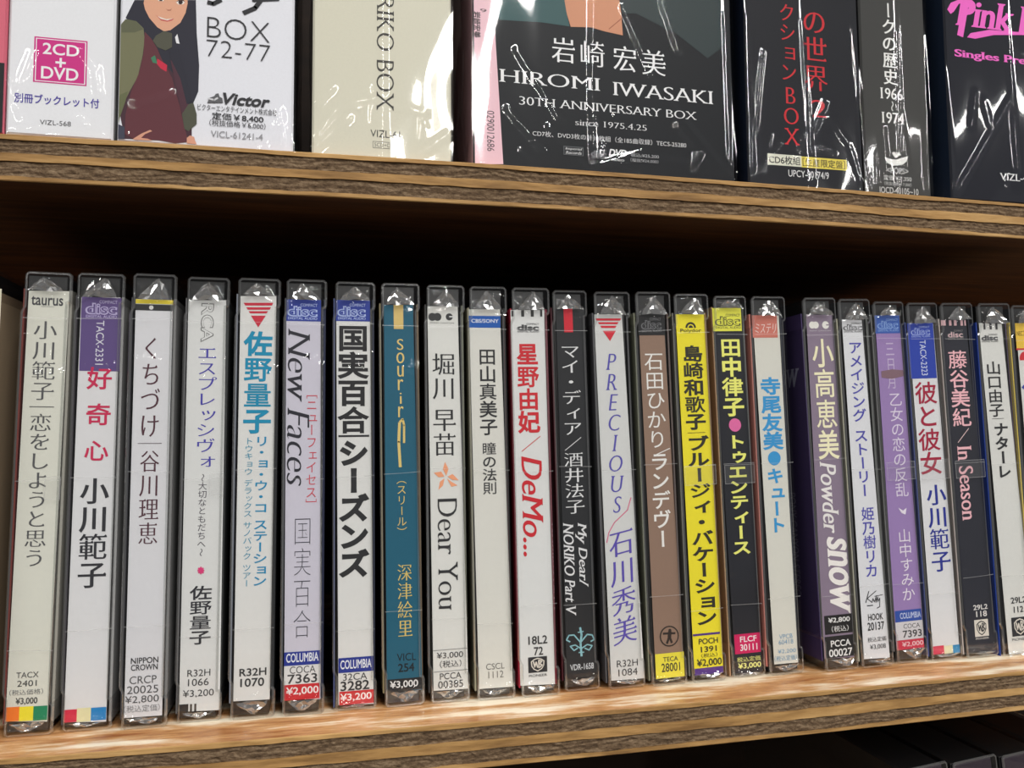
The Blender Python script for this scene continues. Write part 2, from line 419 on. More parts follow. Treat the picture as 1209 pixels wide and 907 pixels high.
# ------------------------------------------------------------------ setting: back board and plywood shelves
UPPER_Z, UPPER_T, LOWER_T = 154.59, 13.15, 13.38
x0s, x1s = -150, 640
v, f = box_geo(-4000, 4000, 215, 224, -1200, 1500)
tag(mesh_obj('wall_back', v, f, M_BACK), kind='structure')
v, f = box_geo(-4000, 4000, -6000, 214, -1210, -1200)
tag(mesh_obj('floor', v, f, plastic('grey vinyl floor', (92, 86, 80), .5)), kind='structure')
v, f = box_geo(-4000, 4000, -6000, 214, 1500, 1510)
tag(mesh_obj('ceiling', v, f, plastic('dark ceiling board', (70, 70, 72), .8)), kind='structure')  # unseen ceiling, kept dark so the films reflect less of it
def bow(x): return 2.0-4.2*math.sin(math.pi*max(0, min(1, (x+20)/400)))
def ply_board(loc_z, T, label, seed, y_back=214):
    root = empty('plywood_shelf', (0, 0, loc_z)); tag(root, label, 'shelf')
    frac = [0, .10, .40, .60, .90, 1.0]; xs = frange(x0s, x1s, 1.0)
    def edge(k, x):
        if k == 0: return 0
        if k == 5: return T
        return T*frac[k]+.55*noise.noise(Vector((x*.02, k*5.3, seed)))+.22*noise.noise(Vector((x*.15, k*3.1, seed)))
    for k in range(5):
        core = k in (1, 3); rows = 5; v = []
        for x in xs:
            a, b = edge(k, x), edge(k+1, x)
            v.append((x, y_back, b))
            for j in range(rows+1):
                z = b+(a-b)*j/rows
                rough = .55*abs(noise.noise(Vector((x*.35, z*1.4, seed+k)))) + .3*abs(noise.noise(Vector((x*1.3, z*2.5, seed+k+7)))) if core else .12*noise.noise(Vector((x*.2, z, seed+k)))
                dy = (.35 if core else 0)+rough
                if k == 4 and j == 0: dy += .35
                if k == 0 and j == rows: dy += .3
                v.append((x, bow(x)+dy, z))
            v.append((x, y_back, a))
        m = rows+3; n = len(xs)
        f = [(i*m+j+1, i*m+j, (i+1)*m+j, (i+1)*m+j+1)[::1] for i in range(n-1) for j in range(m-1)]
        f = [(i*m+j, i*m+j+1, (i+1)*m+j+1, (i+1)*m+j) for i in range(n-1) for j in range(m-1)]
        f += [(i*m, (i+1)*m, (i+1)*m+m-1, i*m+m-1) for i in range(n-1)]
        f += [tuple(reversed(range(m))), tuple((n-1)*m+j for j in range(m))]
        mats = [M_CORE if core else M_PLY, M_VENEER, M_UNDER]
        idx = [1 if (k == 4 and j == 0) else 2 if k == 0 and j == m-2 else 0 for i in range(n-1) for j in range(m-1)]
        idx += [0]*(len(f)-len(idx))
        o = mesh_obj('ply', v, f, mats, root, mat_idx=idx)
    return root
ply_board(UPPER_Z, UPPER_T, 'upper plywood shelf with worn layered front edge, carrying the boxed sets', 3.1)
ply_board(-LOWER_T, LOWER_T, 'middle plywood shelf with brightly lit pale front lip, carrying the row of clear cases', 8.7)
ply_board(-LOWER_T*2-154.6, LOWER_T, 'lowest plywood shelf below the frame, carrying dark cases', 12.3)

# ------------------------------------------------------------------ disc cases
def profile(w, h):
    """outline of the jewel case seen from its spine: hinge ears at both ends"""
    e = 9.2; c = .9; d = w-1.1
    return [(c, 0), (w-c, 0), (w, c), (w, e-1.2), (w-.4, e-.2), (d, e), (d, h-e), (w-.4, h-e+.2), (w, h-e+1.2), (w, h-c), (w-c, h),
            (c, h), (0, h-c), (0, h-e-1), (-.7, h-e-2.4), (-.9, h-e-3.2), (-.9, e+3.2), (-.7, e+2.4), (0, e+1), (0, c)]
def shell(w, h, depth, parent):
    pr = profile(w, h); n = len(pr)
    def inset(b):
        out = []
        for i in range(n):
            a, p, q = pr[i], pr[i-1], pr[(i+1) % n]
            e1 = (a[0]-p[0], a[1]-p[1]); e2 = (q[0]-a[0], q[1]-a[1])
            l1, l2 = math.hypot(*e1), math.hypot(*e2)
            nx = -(e1[1]/l1+e2[1]/l2); nz = (e1[0]/l1+e2[0]/l2); L = math.hypot(nx, nz) or 1
            out.append((a[0]+nx/L*b, a[1]+nz/L*b))
        return out
    i1, i2 = inset(.35), inset(.8)
    v = [(x, .35, z) for x, z in pr]+[(x, 0, z) for x, z in i1]+[(x, .0, z) for x, z in i2]+[(x, depth, z) for x, z in pr]
    f, idx = [], []
    for i in range(n):
        j = (i+1) % n
        f += [(i, j, n+j, n+i), (n+i, n+j, 2*n+j, 2*n+i), (3*n+i, 3*n+j, j, i)]; idx += [1, 1, 0]
    f.append(tuple(2*n+i for i in range(n))); idx.append(0)
    f.append(tuple(3*n+i for i in reversed(range(n)))); idx.append(0)
    return mesh_obj('clear_lid', v, f, [M_CLEAR, M_EDGE], parent, mat_idx=idx)
def disc_case(k, d, depth=122):
    w, h = d['w'], d['h']
    x, y = d['x'], d['y']
    # the case leans about its lower corner: lift it so that the corner rests on the shelf
    lean = d['lean']; lift = 0.0
    root = empty('disc_case', (x, y, lift), (0, lean, 0))
    tag(root, d['label'], 'cd case', 'disc cases in a row on the middle shelf')
    shell(w, h, depth, root)
    v, f = box_geo(.4, w-1.7, 1.6, depth-1, 1.0, h-1.0, .2); mesh_obj('disc_tray', v, f, M_TRAY, root)
    q = d['quad']; pc = d['paper']      # top left, top right, bottom left, bottom right
    zt = (q[0][1]+q[1][1])/2; zb = (q[2][1]+q[3][1])/2
    lu = -.35; ru = max(min(max(q[1][0], q[3][0]), w-1.3), w-3.2)
    # folded card: spine face with slight bulge
    us = frange(0, 1, .25); zs = frange(0, 1, 1/24); v = []
    for t in zs:
        for s_ in us:
            a = q[2][0]+(q[3][0]-q[2][0])*s_; b = q[0][0]+(q[1][0]-q[0][0])*s_
            za = q[2][1]+(q[3][1]-q[2][1])*s_; z_ = q[0][1]+(q[1][1]-q[0][1])*s_
            v.append((a+(b-a)*t, .95, za+(z_-za)*t))
    n = len(us); f = [(j*n+i, j*n+i+1, (j+1)*n+i+1, (j+1)*n+i) for j in range(len(zs)-1) for i in range(n-1)]
    card = mesh_obj('spine_card', v, f, M_PAPER, root, colors=[pc]*len(f))
    print_all(d['els'], pc, card, .93)
    # printed cards seen through the clear sides
    v, f = box_geo(lu-.2, lu+.25, 1.3, depth-3, zb-.5, zt+.5); mesh_obj('back_inlay', v, f, M_PAPER, root, colors=[d['left']]*6)
    v, f = box_geo(ru+.2, ru+.9, 1.8, depth-4, zb-.5, zt+.5); mesh_obj('booklet', v, f, M_PAPER, root, colors=[d['right']]*6)
    # film sleeve with creases at both ends
    r = random.Random(100+k); cr = []
    for (za, zb_, sg) in ((h-1.5, zt-1, -1), (1.2, zb+1, 1)):
        H_ = abs(za-zb_)
        m_ = w*r.uniform(.35, .65)
        cr.append(([(1.2, zb_), (m_, za+sg*H_*.25), (w-2, zb_+r.uniform(-.6, .6))], .55, .55))
        for _ in range(6):
            a = (r.uniform(1, w-2), zb_+sg*r.uniform(-1, .3)*H_*.9)
            cr.append(([a, (a[0]+r.uniform(-4, 4), a[1]+r.uniform(-1.6, 1.6))], r.uniform(.3, .6), .45))
    if 1 <= k <= 8:
        for _ in range(5):
            a = (r.uniform(.5, w-3), h*.8+r.uniform(-5, 4)); cr.append(([a, (a[0]+r.uniform(1.5, 5), a[1]+r.uniform(-1.2, 1.2))], .7, .8))
    for zz in (h*.56+r.uniform(-3, 3), h*.27+r.uniform(-4, 4), h*.86+r.uniform(-2, 2)):
        cr.append(([(.3, zz), (w*.5, zz+r.uniform(-.6, .6)), (w-1, zz+r.uniform(-1, 1))], .16, .35))
    cr.append(([(lu+r.uniform(1, 6), h*.95), (lu+r.uniform(1, 7), h*.6)], .15, .5))
    zs = frange(.6, 12, .45)+frange(12, h-14, 1.1)[1:]+frange(h-14, h-.6, .45)[1:]
    film('film_sleeve', root, frange(.4, w-.5, .45), zs, -.15, M_FILM, cr, .18, k*3.7)
    for zz in (h*.895, h*.545+r.uniform(-2, 2), h*.2+r.uniform(-3, 3)):      # welded seams running across the sleeve
        sk = r.uniform(-.5, .5)
        v = [(.2, -.62, zz), (w*.5, -.66, zz+sk*.4), (w-.6, -.62, zz+sk), (w-.6, -.62, zz+sk+.22), (w*.5, -.66, zz+sk*.4+.16), (.2, -.62, zz+.22)]
        mesh_obj('film_seam', v, [(0, 1, 4, 5), (1, 2, 3, 4)], M_SEAM, root)
    if k in (1, 4, 15, 16, 20, 21, 22):
        a, b_ = (w*.62, w-.6) if k < 15 else (.4, w-.8)
        v, f = box_geo(a, b_, -.75, -.66, h*.5, h*.55, .03); mesh_obj('clear_tape', v, f, M_TAPE, root)
        v = [(x_, -.77, z_) for q_ in (0, .18) for x_, z_ in ((a+q_, h*.5+q_), (b_-q_, h*.5+q_), (b_-q_, h*.55-q_), (a+q_, h*.55-q_))]
        mesh_obj('tape_edge', v, [(i, (i+1) % 4, 4+(i+1) % 4, 4+i) for i in range(4)], M_SEAM, root)
    crumple('film_fold', root, 1.6, w-2, zt-.2, h-1.6, -.5, 7*k+1, True)
    crumple('film_fold', root, 1.6, w-2, 1.6, zb+.2, -.5, 7*k+2, False)
    if k == 18:
        pr = Print(); pr.n = 1
        pr.text('r', 'PONY CANYON STEREO', 6, 24, 10.5, 62, (120, 112, 140), '')
        pr.text('h', 'ow', 4, 101, 17, 108, (140, 140, 160), 'sib')
        pr.v = [(lu-.26, 22-a, c) for a, b_, c in pr.v]
        mesh_obj('back_lettering', pr.v, [tuple(reversed(t)) for t in pr.f], M_INK, root, colors=pr.c)
    return root
DISCS = [
  {'x': -13.65, 'lean': 0.0178, 'y': 11.88, 'w': 12.78, 'h': 133.0, 'quad': [(5.12, 125.46), (14.47, 126.91), (6.05, 3.47), (15.1, 2.83)], 'paper': (196, 190, 170), 'left': (60, 50, 45), 'right': (150, 132, 108), 'label': 'partly cropped clear disc case at the far left edge with beige and brown side', 'els': []},
  {'x': 5.55, 'lean': 0.0138, 'y': 17.43, 'w': 12.73, 'h': 132.98, 'quad': [(0.92, 127.27), (11.75, 127.61), (0.16, 4.38), (10.97, 3.62)], 'paper': (214, 214, 203), 'left': (120, 60, 55), 'right': (150, 148, 140), 'label': 'clear disc case with cream spine, grey letters, orange, yellow and green squares at foot', 'els': [('h', 'taurus', 1.72, 123.18, 10.14, 125.75, (70, 70, 74), 'b'), ('h', 'RECORDS', 4.46, 122.6, 7.74, 122.94, (110, 110, 112), ''), ('v', '小川範子', 2.76, 95.24, 8.76, 118.59, (88, 88, 90), 'm'), ('p', [(2.53, 93.19), (9.02, 93.19), (9.02, 93.44), (2.53, 93.44)], (100, 100, 100)), ('v', '恋をしようと思う', 2.85, 47.29, 8.49, 91.29, (88, 88, 90), 'm'), ('h', 'TACX', 2.44, 16.17, 8.19, 17.77, (60, 60, 62), ''), ('h', '2401', 2.76, 13.78, 7.77, 15.46, (60, 60, 62), ''), ('h', '（税込価格）', 0.89, 11.4, 9.51, 13.0, (120, 120, 120), ''), ('h', '¥3,000', 2.61, 8.69, 8.13, 10.68, (70, 70, 70), 'b'), ('p', [(0.21, 4.33), (3.72, 4.33), (3.72, 8.29), (0.21, 8.29)], (232, 120, 40)), ('p', [(3.64, 4.24), (7.32, 4.24), (7.32, 8.21), (3.64, 8.21)], (232, 218, 50)), ('p', [(7.24, 4.15), (10.87, 4.15), (10.87, 8.14), (7.24, 8.14)], (30, 130, 90))]},
  {'x': 20.41, 'lean': 0.0061, 'y': 17.95, 'w': 13.16, 'h': 133.17, 'quad': [(0.97, 125.79), (11.72, 126.2), (0.25, 2.71), (11.46, 2.07)], 'paper': (216, 216, 218), 'left': (70, 68, 72), 'right': (150, 150, 150), 'label': 'clear disc case with violet patch on top, crimson and black letters on white spine', 'els': [('p', [(1.09, 103.92), (12.04, 103.92), (12.04, 125.99), (1.09, 125.99)], (94, 76, 128)), ('disc', '', 2.45, 119.85, 10.89, 125.16, (178, 168, 205), ''), ('r', 'TACX-2331', 5.35, 105.84, 7.5, 119.0, (215, 215, 225), ''), ('v', '好', 3.47, 98.59, 9.96, 105.0, (196, 44, 84), 'b'), ('v', '奇', 3.43, 87.96, 10.05, 94.18, (196, 44, 84), 'b'), ('v', '心', 3.31, 77.41, 9.6, 83.42, (196, 44, 84), 'b'), ('v', '小川範子', 2.72, 40.53, 10.01, 72.33, (50, 50, 55), 'mb'), ('p', [(0.19, 2.65), (3.65, 2.65), (3.65, 6.2), (0.19, 6.2)], (205, 45, 72)), ('p', [(3.64, 2.54), (7.35, 2.54), (7.35, 6.41), (3.64, 6.41)], (220, 215, 170)), ('p', [(7.34, 2.64), (11.39, 2.64), (11.39, 6.29), (7.34, 6.29)], (30, 125, 190))]},
  {'x': 36.52, 'lean': 0.0032, 'y': 15.93, 'w': 12.33, 'h': 133.17, 'quad': [(0.7, 125.51), (11.13, 125.45), (0.53, 3.21), (10.81, 3.2)], 'paper': (212, 212, 216), 'left': (60, 60, 64), 'right': (120, 120, 120), 'label': 'clear disc case with thin yellow and black bars over white spine with brush letters', 'els': [('p', [(0.65, 124.16), (11.14, 124.16), (11.14, 125.44), (0.65, 125.44)], (225, 205, 60)), ('p', [(0.69, 122.13), (11.1, 122.13), (11.1, 123.99), (0.69, 123.99)], (50, 50, 52)), ('c', 5.05, 123.03, 0.63, (215, 215, 215)), ('v', 'くちづけ', 2.75, 84.11, 8.11, 114.24, (84, 52, 62), 'm'), ('p', [(2.31, 82.28), (8.89, 82.28), (8.89, 82.45), (2.31, 82.45)], (90, 80, 85)), ('v', '谷川理恵', 3.11, 52.66, 8.35, 80.37, (84, 52, 62), 'm'), ('h', 'NIPPON', 2.04, 18.44, 9.43, 20.09, (60, 60, 62), 'b'), ('h', 'CROWN', 2.09, 16.48, 9.31, 18.12, (60, 60, 62), 'b'), ('h', 'CRCP', 1.79, 12.66, 9.09, 14.87, (80, 80, 82), ''), ('h', '20025', 1.17, 9.89, 9.62, 12.1, (80, 80, 82), ''), ('h', '¥2,800', 0.7, 6.97, 9.84, 9.33, (80, 80, 82), ''), ('h', '（税込定価）', 0.46, 4.61, 10.14, 6.65, (130, 130, 132), '')]},
  {'x': 51.22, 'lean': 0.005, 'y': 17.71, 'w': 12.37, 'h': 133.05, 'quad': [(0.25, 125.84), (11.2, 126.24), (0.41, 3.18), (11.79, 2.89)], 'paper': (214, 215, 214), 'left': (90, 90, 92), 'right': (60, 62, 62), 'label': 'clear disc case with tall outlined logo, indigo katakana and small pink asterisk', 'els': [('o', 'RCA', 4.11, 113.34, 7.59, 124.91, (120, 120, 120), ''), ('v', 'エスプレッシヴォ', 3.32, 74.7, 8.79, 111.95, (74, 68, 165), 'm'), ('v', '〜大切なともだちへ〜', 4.38, 48.44, 6.79, 73.02, (80, 75, 85), ''), ('l', [(4.67, 44.23), (6.61, 44.16)], 0.5, (215, 60, 120)), ('l', [(5.62, 45.3), (5.66, 43.09)], 0.5, (215, 60, 120)), ('l', [(4.89, 44.99), (6.39, 43.4)], 0.5, (215, 60, 120)), ('l', [(4.93, 43.46), (6.35, 44.93)], 0.5, (215, 60, 120)), ('v', '佐野量子', 2.87, 22.51, 8.77, 39.62, (50, 50, 55), 'b'), ('h', 'R32H', 2.53, 13.16, 8.97, 15.16, (60, 60, 62), ''), ('h', '1066', 2.76, 10.42, 8.54, 12.5, (60, 60, 62), ''), ('h', '¥3,200', 1.4, 7.0, 10.06, 9.33, (60, 60, 62), ''), ('p', [(0.38, 3.16), (3.01, 3.16), (3.01, 5.31), (0.38, 5.31)], (40, 40, 42)), ('p', [(3.48, 3.09), (4.04, 3.09), (4.04, 5.24), (3.48, 5.24)], (50, 50, 50)), ('p', [(4.68, 3.08), (5.24, 3.08), (5.24, 5.24), (4.68, 5.24)], (50, 50, 50))]},
  {'x': 66.29, 'lean': 0.0033, 'y': 16.63, 'w': 12.68, 'h': 133.07, 'quad': [(0.63, 127.44), (11.26, 127.82), (0.69, 5.36), (11.11, 5.16)], 'paper': (217, 217, 215), 'left': (120, 125, 135), 'right': (40, 42, 44), 'label': 'clear disc case with red striped triangle over sky blue letters on white spine', 'els': [('p', [(1.57, 125.38), (10.37, 125.68), (9.96, 124.78), (2.08, 124.53)], (198, 46, 66)), ('p', [(2.34, 124.01), (9.72, 124.25), (9.32, 123.45), (2.85, 123.24)], (198, 46, 66)), ('p', [(3.1, 122.81), (8.82, 122.99), (8.42, 122.28), (3.52, 122.13)], (198, 46, 66)), ('p', [(3.78, 121.44), (8.18, 121.57), (5.99, 117.84)], (198, 46, 66)), ('v', '佐野量子', 2.24, 85.34, 9.99, 116.44, (24, 138, 175), 'bb'), ('v', 'リ・ョ・ウ・コ ステーション', 5.58, 38.98, 9.66, 84.32, (30, 135, 180), 'b'), ('v', 'トウキョウ デラックス サノバック ツアー', 2.63, 38.89, 5.09, 83.89, (60, 145, 175), ''), ('h', 'R32H', 2.33, 12.51, 9.99, 14.7, (50, 50, 52), 'b'), ('h', '1070', 2.63, 9.4, 9.37, 11.76, (50, 50, 52), 'b')]},
  {'x': 81.18, 'lean': -0.0009, 'y': 16.06, 'w': 12.32, 'h': 133.12, 'quad': [(-0.03, 126.64), (10.32, 126.77), (0.42, 4.97), (11.1, 4.21)], 'paper': (200, 197, 210), 'left': (70, 72, 78), 'right': (30, 36, 60), 'label': 'clear disc case with grey lavender spine, black script capitals and thin red katakana', 'els': [('p', [(0.0, 120.0), (10.43, 120.0), (10.43, 126.79), (0.0, 126.79)], (44, 62, 150)), ('disc', '', 0.51, 120.52, 9.32, 125.55, (170, 185, 225), ''), ('r', 'New Faces', 0.35, 68.86, 7.33, 117.14, (42, 42, 50), 'si'), ('v', '［ニューフェイセス］', 6.29, 61.25, 9.47, 99.44, (200, 72, 86), ''), ('v', '国実百合', 2.76, 22.71, 8.11, 59.48, (66, 66, 74), 't'), ('p', [(0.3, 14.76), (11.02, 14.76), (11.02, 18.86), (0.3, 18.86)], (36, 52, 140)), ('h', 'COLUMBIA', 0.97, 15.78, 10.42, 18.34, (225, 228, 235), 'b'), ('p', [(0.35, 9.14), (11.05, 9.14), (11.05, 14.76), (0.35, 14.76)], (216, 216, 216)), ('h', 'COCA', 2.01, 12.36, 9.6, 14.5, (60, 60, 62), ''), ('h', '7363', 1.45, 9.47, 10.04, 12.11, (60, 60, 62), 'b'), ('p', [(0.4, 4.56), (10.83, 4.56), (10.83, 9.15), (0.4, 9.15)], (196, 40, 48)), ('h', '¥2,000', 1.06, 5.9, 10.49, 8.37, (232, 225, 225), 'b')]},
  {'x': 96.73, 'lean': -0.0066, 'y': 17.15, 'w': 12.57, 'h': 133.08, 'quad': [(0.25, 127.11), (10.76, 127.37), (0.97, 1.65), (11.65, 1.16)], 'paper': (217, 217, 215), 'left': (70, 80, 120), 'right': (40, 45, 60), 'label': 'clear disc case with blue logo patch and very heavy black letters filling white spine', 'els': [('p', [(0.16, 120.5), (10.84, 120.5), (10.84, 127.24), (0.16, 127.24)], (44, 62, 150)), ('disc', '', 0.86, 121.03, 9.42, 126.15, (170, 185, 225), ''), ('v', '国実百合', 1.03, 85.12, 9.99, 119.16, (40, 40, 42), 'bb'), ('p', [(0.94, 83.79), (10.47, 83.79), (10.47, 84.41), (0.94, 84.41)], (50, 50, 52)), ('v', 'シーズンズ', 1.34, 40.36, 9.93, 82.73, (44, 44, 46), 'bbb'), ('p', [(0.97, 11.23), (11.6, 11.23), (11.6, 15.75), (0.97, 15.75)], (36, 52, 140)), ('h', 'COLUMBIA', 1.58, 12.36, 10.98, 14.97, (225, 228, 235), 'b'), ('h', '32CA', 2.35, 8.83, 9.66, 10.91, (60, 60, 62), ''), ('h', '3282', 1.66, 5.8, 10.27, 8.57, (50, 50, 52), 'b'), ('p', [(1.23, 1.52), (11.66, 1.52), (11.66, 5.59), (1.23, 5.59)], (196, 40, 48)), ('h', '¥3,200', 1.57, 2.49, 10.96, 4.91, (232, 225, 225), 'b')]},
  {'x': 111.78, 'lean': -0.0126, 'y': 16.37, 'w': 12.36, 'h': 133.0, 'quad': [(0.88, 125.91), (10.15, 126.06), (0.65, 5.19), (11.61, 4.37)], 'paper': (26, 92, 116), 'left': (130, 120, 90), 'right': (100, 88, 72), 'label': 'clear disc case with teal spine and yellow stacked lettering', 'els': [('p', [(3.96, 118.23), (7.02, 118.23), (7.02, 125.99), (3.96, 125.99)], (215, 188, 118)), ('s', 'Sourir', 4.48, 89.51, 7.37, 115.39, (222, 196, 120), 'm'), ('l', [(5.45, 88.31), (5.14, 81.91), (5.53, 74.07)], 0.9, (222, 196, 120)), ('l', [(5.45, 88.31), (6.42, 89.26), (6.88, 87.49), (6.81, 81.71)], 0.7, (222, 196, 120)), ('v', '（スリール）', 4.36, 52.17, 7.37, 71.86, (215, 190, 115), ''), ('v', '深津絵里', 4.29, 21.08, 8.78, 43.73, (215, 190, 110), 'm'), ('h', 'VICL', 3.87, 13.76, 9.76, 16.08, (18, 30, 38), ''), ('h', '254', 4.22, 10.44, 9.17, 12.92, (18, 30, 38), 'b'), ('p', [(0.82, 4.7), (11.63, 4.7), (11.63, 8.4), (0.82, 8.4)], (34, 34, 36)), ('h', '¥3,000', 1.67, 5.41, 10.29, 7.8, (225, 225, 225), 'b')]},
  {'x': 126.06, 'lean': -0.0102, 'y': 16.71, 'w': 12.49, 'h': 132.98, 'quad': [(0.26, 125.97), (10.19, 126.16), (0.94, 3.82), (12.04, 3.57)], 'paper': (217, 217, 213), 'left': (60, 60, 60), 'right': (110, 112, 100), 'label': 'clear disc case with peach flower between thin letters and upright Latin words on white spine', 'els': [('c', 1.86, 122.53, 1.32, (60, 60, 62)), ('c', 3.51, 122.56, 1.32, (60, 60, 62)), ('c', 7.4, 122.62, 1.16, (60, 60, 62)), ('p', [(7.4, 122.47), (9.47, 122.47), (9.47, 122.89), (7.4, 122.89)], (214, 215, 214)), ('h', 'PONY CANYON', 1.19, 120.35, 8.87, 120.84, (110, 110, 110), ''), ('v', '堀川', 1.81, 95.79, 8.97, 110.79, (48, 48, 50), 'm'), ('v', '早苗', 1.77, 77.49, 9.06, 92.77, (48, 48, 50), 'm'), ('p', [(5.77, 71.1), (4.73, 73.3), (5.41, 75.55), (6.53, 73.26)], (236, 160, 120)), ('p', [(5.19, 70.87), (3.32, 70.68), (1.79, 72.17), (4.15, 72.51)], (236, 160, 120)), ('p', [(5.19, 70.31), (4.67, 68.06), (3.19, 66.66), (3.71, 69.3)], (236, 160, 120)), ('p', [(6.0, 70.28), (7.38, 69.19), (9.41, 67.92), (7.36, 67.58)], (236, 160, 120)), ('p', [(6.17, 70.84), (7.82, 71.6), (9.85, 69.52), (7.8, 69.75)], (236, 160, 120)), ('r', 'Dear You', 2.63, 29.09, 9.29, 63.76, (50, 50, 52), 'se'), ('p', [(0.84, 16.2), (11.97, 16.2), (11.97, 16.36), (0.84, 16.36)], (120, 120, 120)), ('p', [(1.09, 9.52), (12.04, 9.52), (12.04, 9.68), (1.09, 9.68)], (120, 120, 120)), ('h', '¥3,000', 2.1, 13.38, 10.48, 15.5, (60, 60, 62), ''), ('h', '（税込）', 3.03, 10.7, 9.88, 12.9, (60, 60, 62), ''), ('h', 'PCCA', 2.99, 7.1, 9.83, 9.06, (60, 60, 62), ''), ('h', '00385', 2.4, 4.37, 10.36, 6.64, (60, 60, 62), '')]},
  {'x': 140.71, 'lean': -0.0157, 'y': 15.83, 'w': 12.45, 'h': 132.79, 'quad': [(-0.19, 125.24), (10.19, 125.37), (0.67, 3.54), (11.77, 3.32)], 'paper': (214, 213, 206), 'left': (150, 146, 125), 'right': (40, 40, 40), 'label': 'clear disc case with slim blue band near top and narrow black letters on off-white spine', 'els': [('p', [(-0.27, 119.22), (10.27, 119.22), (10.27, 123.14), (-0.27, 123.14)], (30, 88, 170)), ('h', 'CBS/SONY', 0.57, 120.88, 9.6, 122.05, (215, 220, 230), 'b'), ('v', '田山真美子', 2.78, 84.1, 8.4, 112.32, (48, 48, 50), 'b'), ('v', '瞳の法則', 3.35, 64.93, 7.85, 81.63, (60, 60, 62), 'b'), ('h', 'CSCL', 3.1, 9.28, 9.11, 11.18, (110, 108, 104), ''), ('h', '1112', 3.78, 6.58, 8.72, 8.71, (110, 108, 104), '')]},
  {'x': 155.03, 'lean': -0.0176, 'y': 15.35, 'w': 12.85, 'h': 132.78, 'quad': [(-0.42, 125.32), (11.1, 125.44), (-0.2, 3.7), (11.32, 3.2)], 'paper': (216, 217, 216), 'left': (165, 40, 60), 'right': (120, 30, 50), 'label': 'clear disc case with bold red letters and dotted red Latin word on white spine', 'els': [('p', [(-0.19, 123.22), (0.58, 123.22), (0.58, 125.15), (-0.19, 125.15)], (60, 60, 60)), ('p', [(3.16, 123.17), (4.19, 123.17), (4.19, 125.36), (3.16, 125.36)], (60, 60, 60)), ('p', [(6.44, 123.2), (7.48, 123.2), (7.48, 125.4), (6.44, 125.4)], (60, 60, 60)), ('p', [(9.65, 123.23), (10.43, 123.23), (10.43, 125.43), (9.65, 125.43)], (60, 60, 60)), ('disc', '', 1.83, 117.96, 9.08, 120.99, (90, 90, 92), ''), ('v', '星野由妃', 1.49, 84.84, 8.44, 114.18, (200, 42, 52), 'bb'), ('l', [(8.6, 83.5), (2.23, 78.71)], 0.25, (200, 60, 60)), ('r', 'DeMo...', 1.85, 44.81, 8.85, 76.94, (198, 40, 50), 'sib'), ('h', '18L2', 2.84, 16.42, 9.07, 18.98, (50, 50, 52), 'b'), ('h', '72', 4.58, 12.91, 7.55, 15.46, (50, 50, 52), 'b'), ('wb', '', 2.52, 7.45, 8.84, 12.4, (40, 40, 42), 'd'), ('h', 'PIONEER', 2.68, 6.1, 8.75, 6.9, (60, 60, 62), '')]},
  {'x': 170.12, 'lean': -0.0216, 'y': 17.62, 'w': 12.15, 'h': 132.8, 'quad': [(1.23, 126.54), (11.23, 126.43), (0.97, 4.23), (11.23, 3.59)], 'paper': (36, 37, 40), 'left': (70, 25, 35), 'right': (52, 52, 54), 'label': 'clear disc case with black spine, red tab at top and pale blue ornament near foot', 'els': [('p', [(3.94, 118.57), (7.06, 118.57), (7.06, 126.57), (3.94, 126.57)], (206, 40, 56)), ('v', 'マイ・ディア／酒井法子', 2.48, 57.64, 9.01, 114.53, (222, 222, 224), 'm'), ('r', 'My Dear/', 5.48, 33.56, 9.43, 54.31, (222, 222, 224), 'sib'), ('r', 'NORIKO Part V', 1.3, 24.5, 4.87, 54.53, (222, 222, 224), 'sib'), ('l', [(6.04, 20.29), (6.48, 17.79), (6.04, 15.36), (6.23, 10.84)], 0.7, (140, 190, 200)), ('l', [(6.04, 15.36), (3.87, 18.0), (2.13, 17.98), (1.22, 16.59), (2.49, 15.83)], 0.45, (140, 190, 200)), ('l', [(6.04, 15.36), (8.41, 17.79), (10.15, 17.48), (10.8, 15.95), (9.55, 15.39)], 0.45, (140, 190, 200)), ('l', [(6.15, 13.31), (4.19, 14.7), (2.44, 14.44), (3.69, 12.95), (5.02, 13.65)], 0.4, (140, 190, 200)), ('l', [(6.15, 13.31), (8.29, 14.52), (10.03, 14.04), (8.92, 12.66), (7.37, 13.45)], 0.4, (140, 190, 200)), ('l', [(5.2, 18.71), (7.22, 18.88)], 0.35, (140, 190, 200)), ('l', [(5.23, 12.16), (7.15, 12.15)], 0.35, (140, 190, 200)), ('h', 'VDR-1658', 2.22, 6.59, 10.3, 8.47, (200, 205, 210), 'b')]},
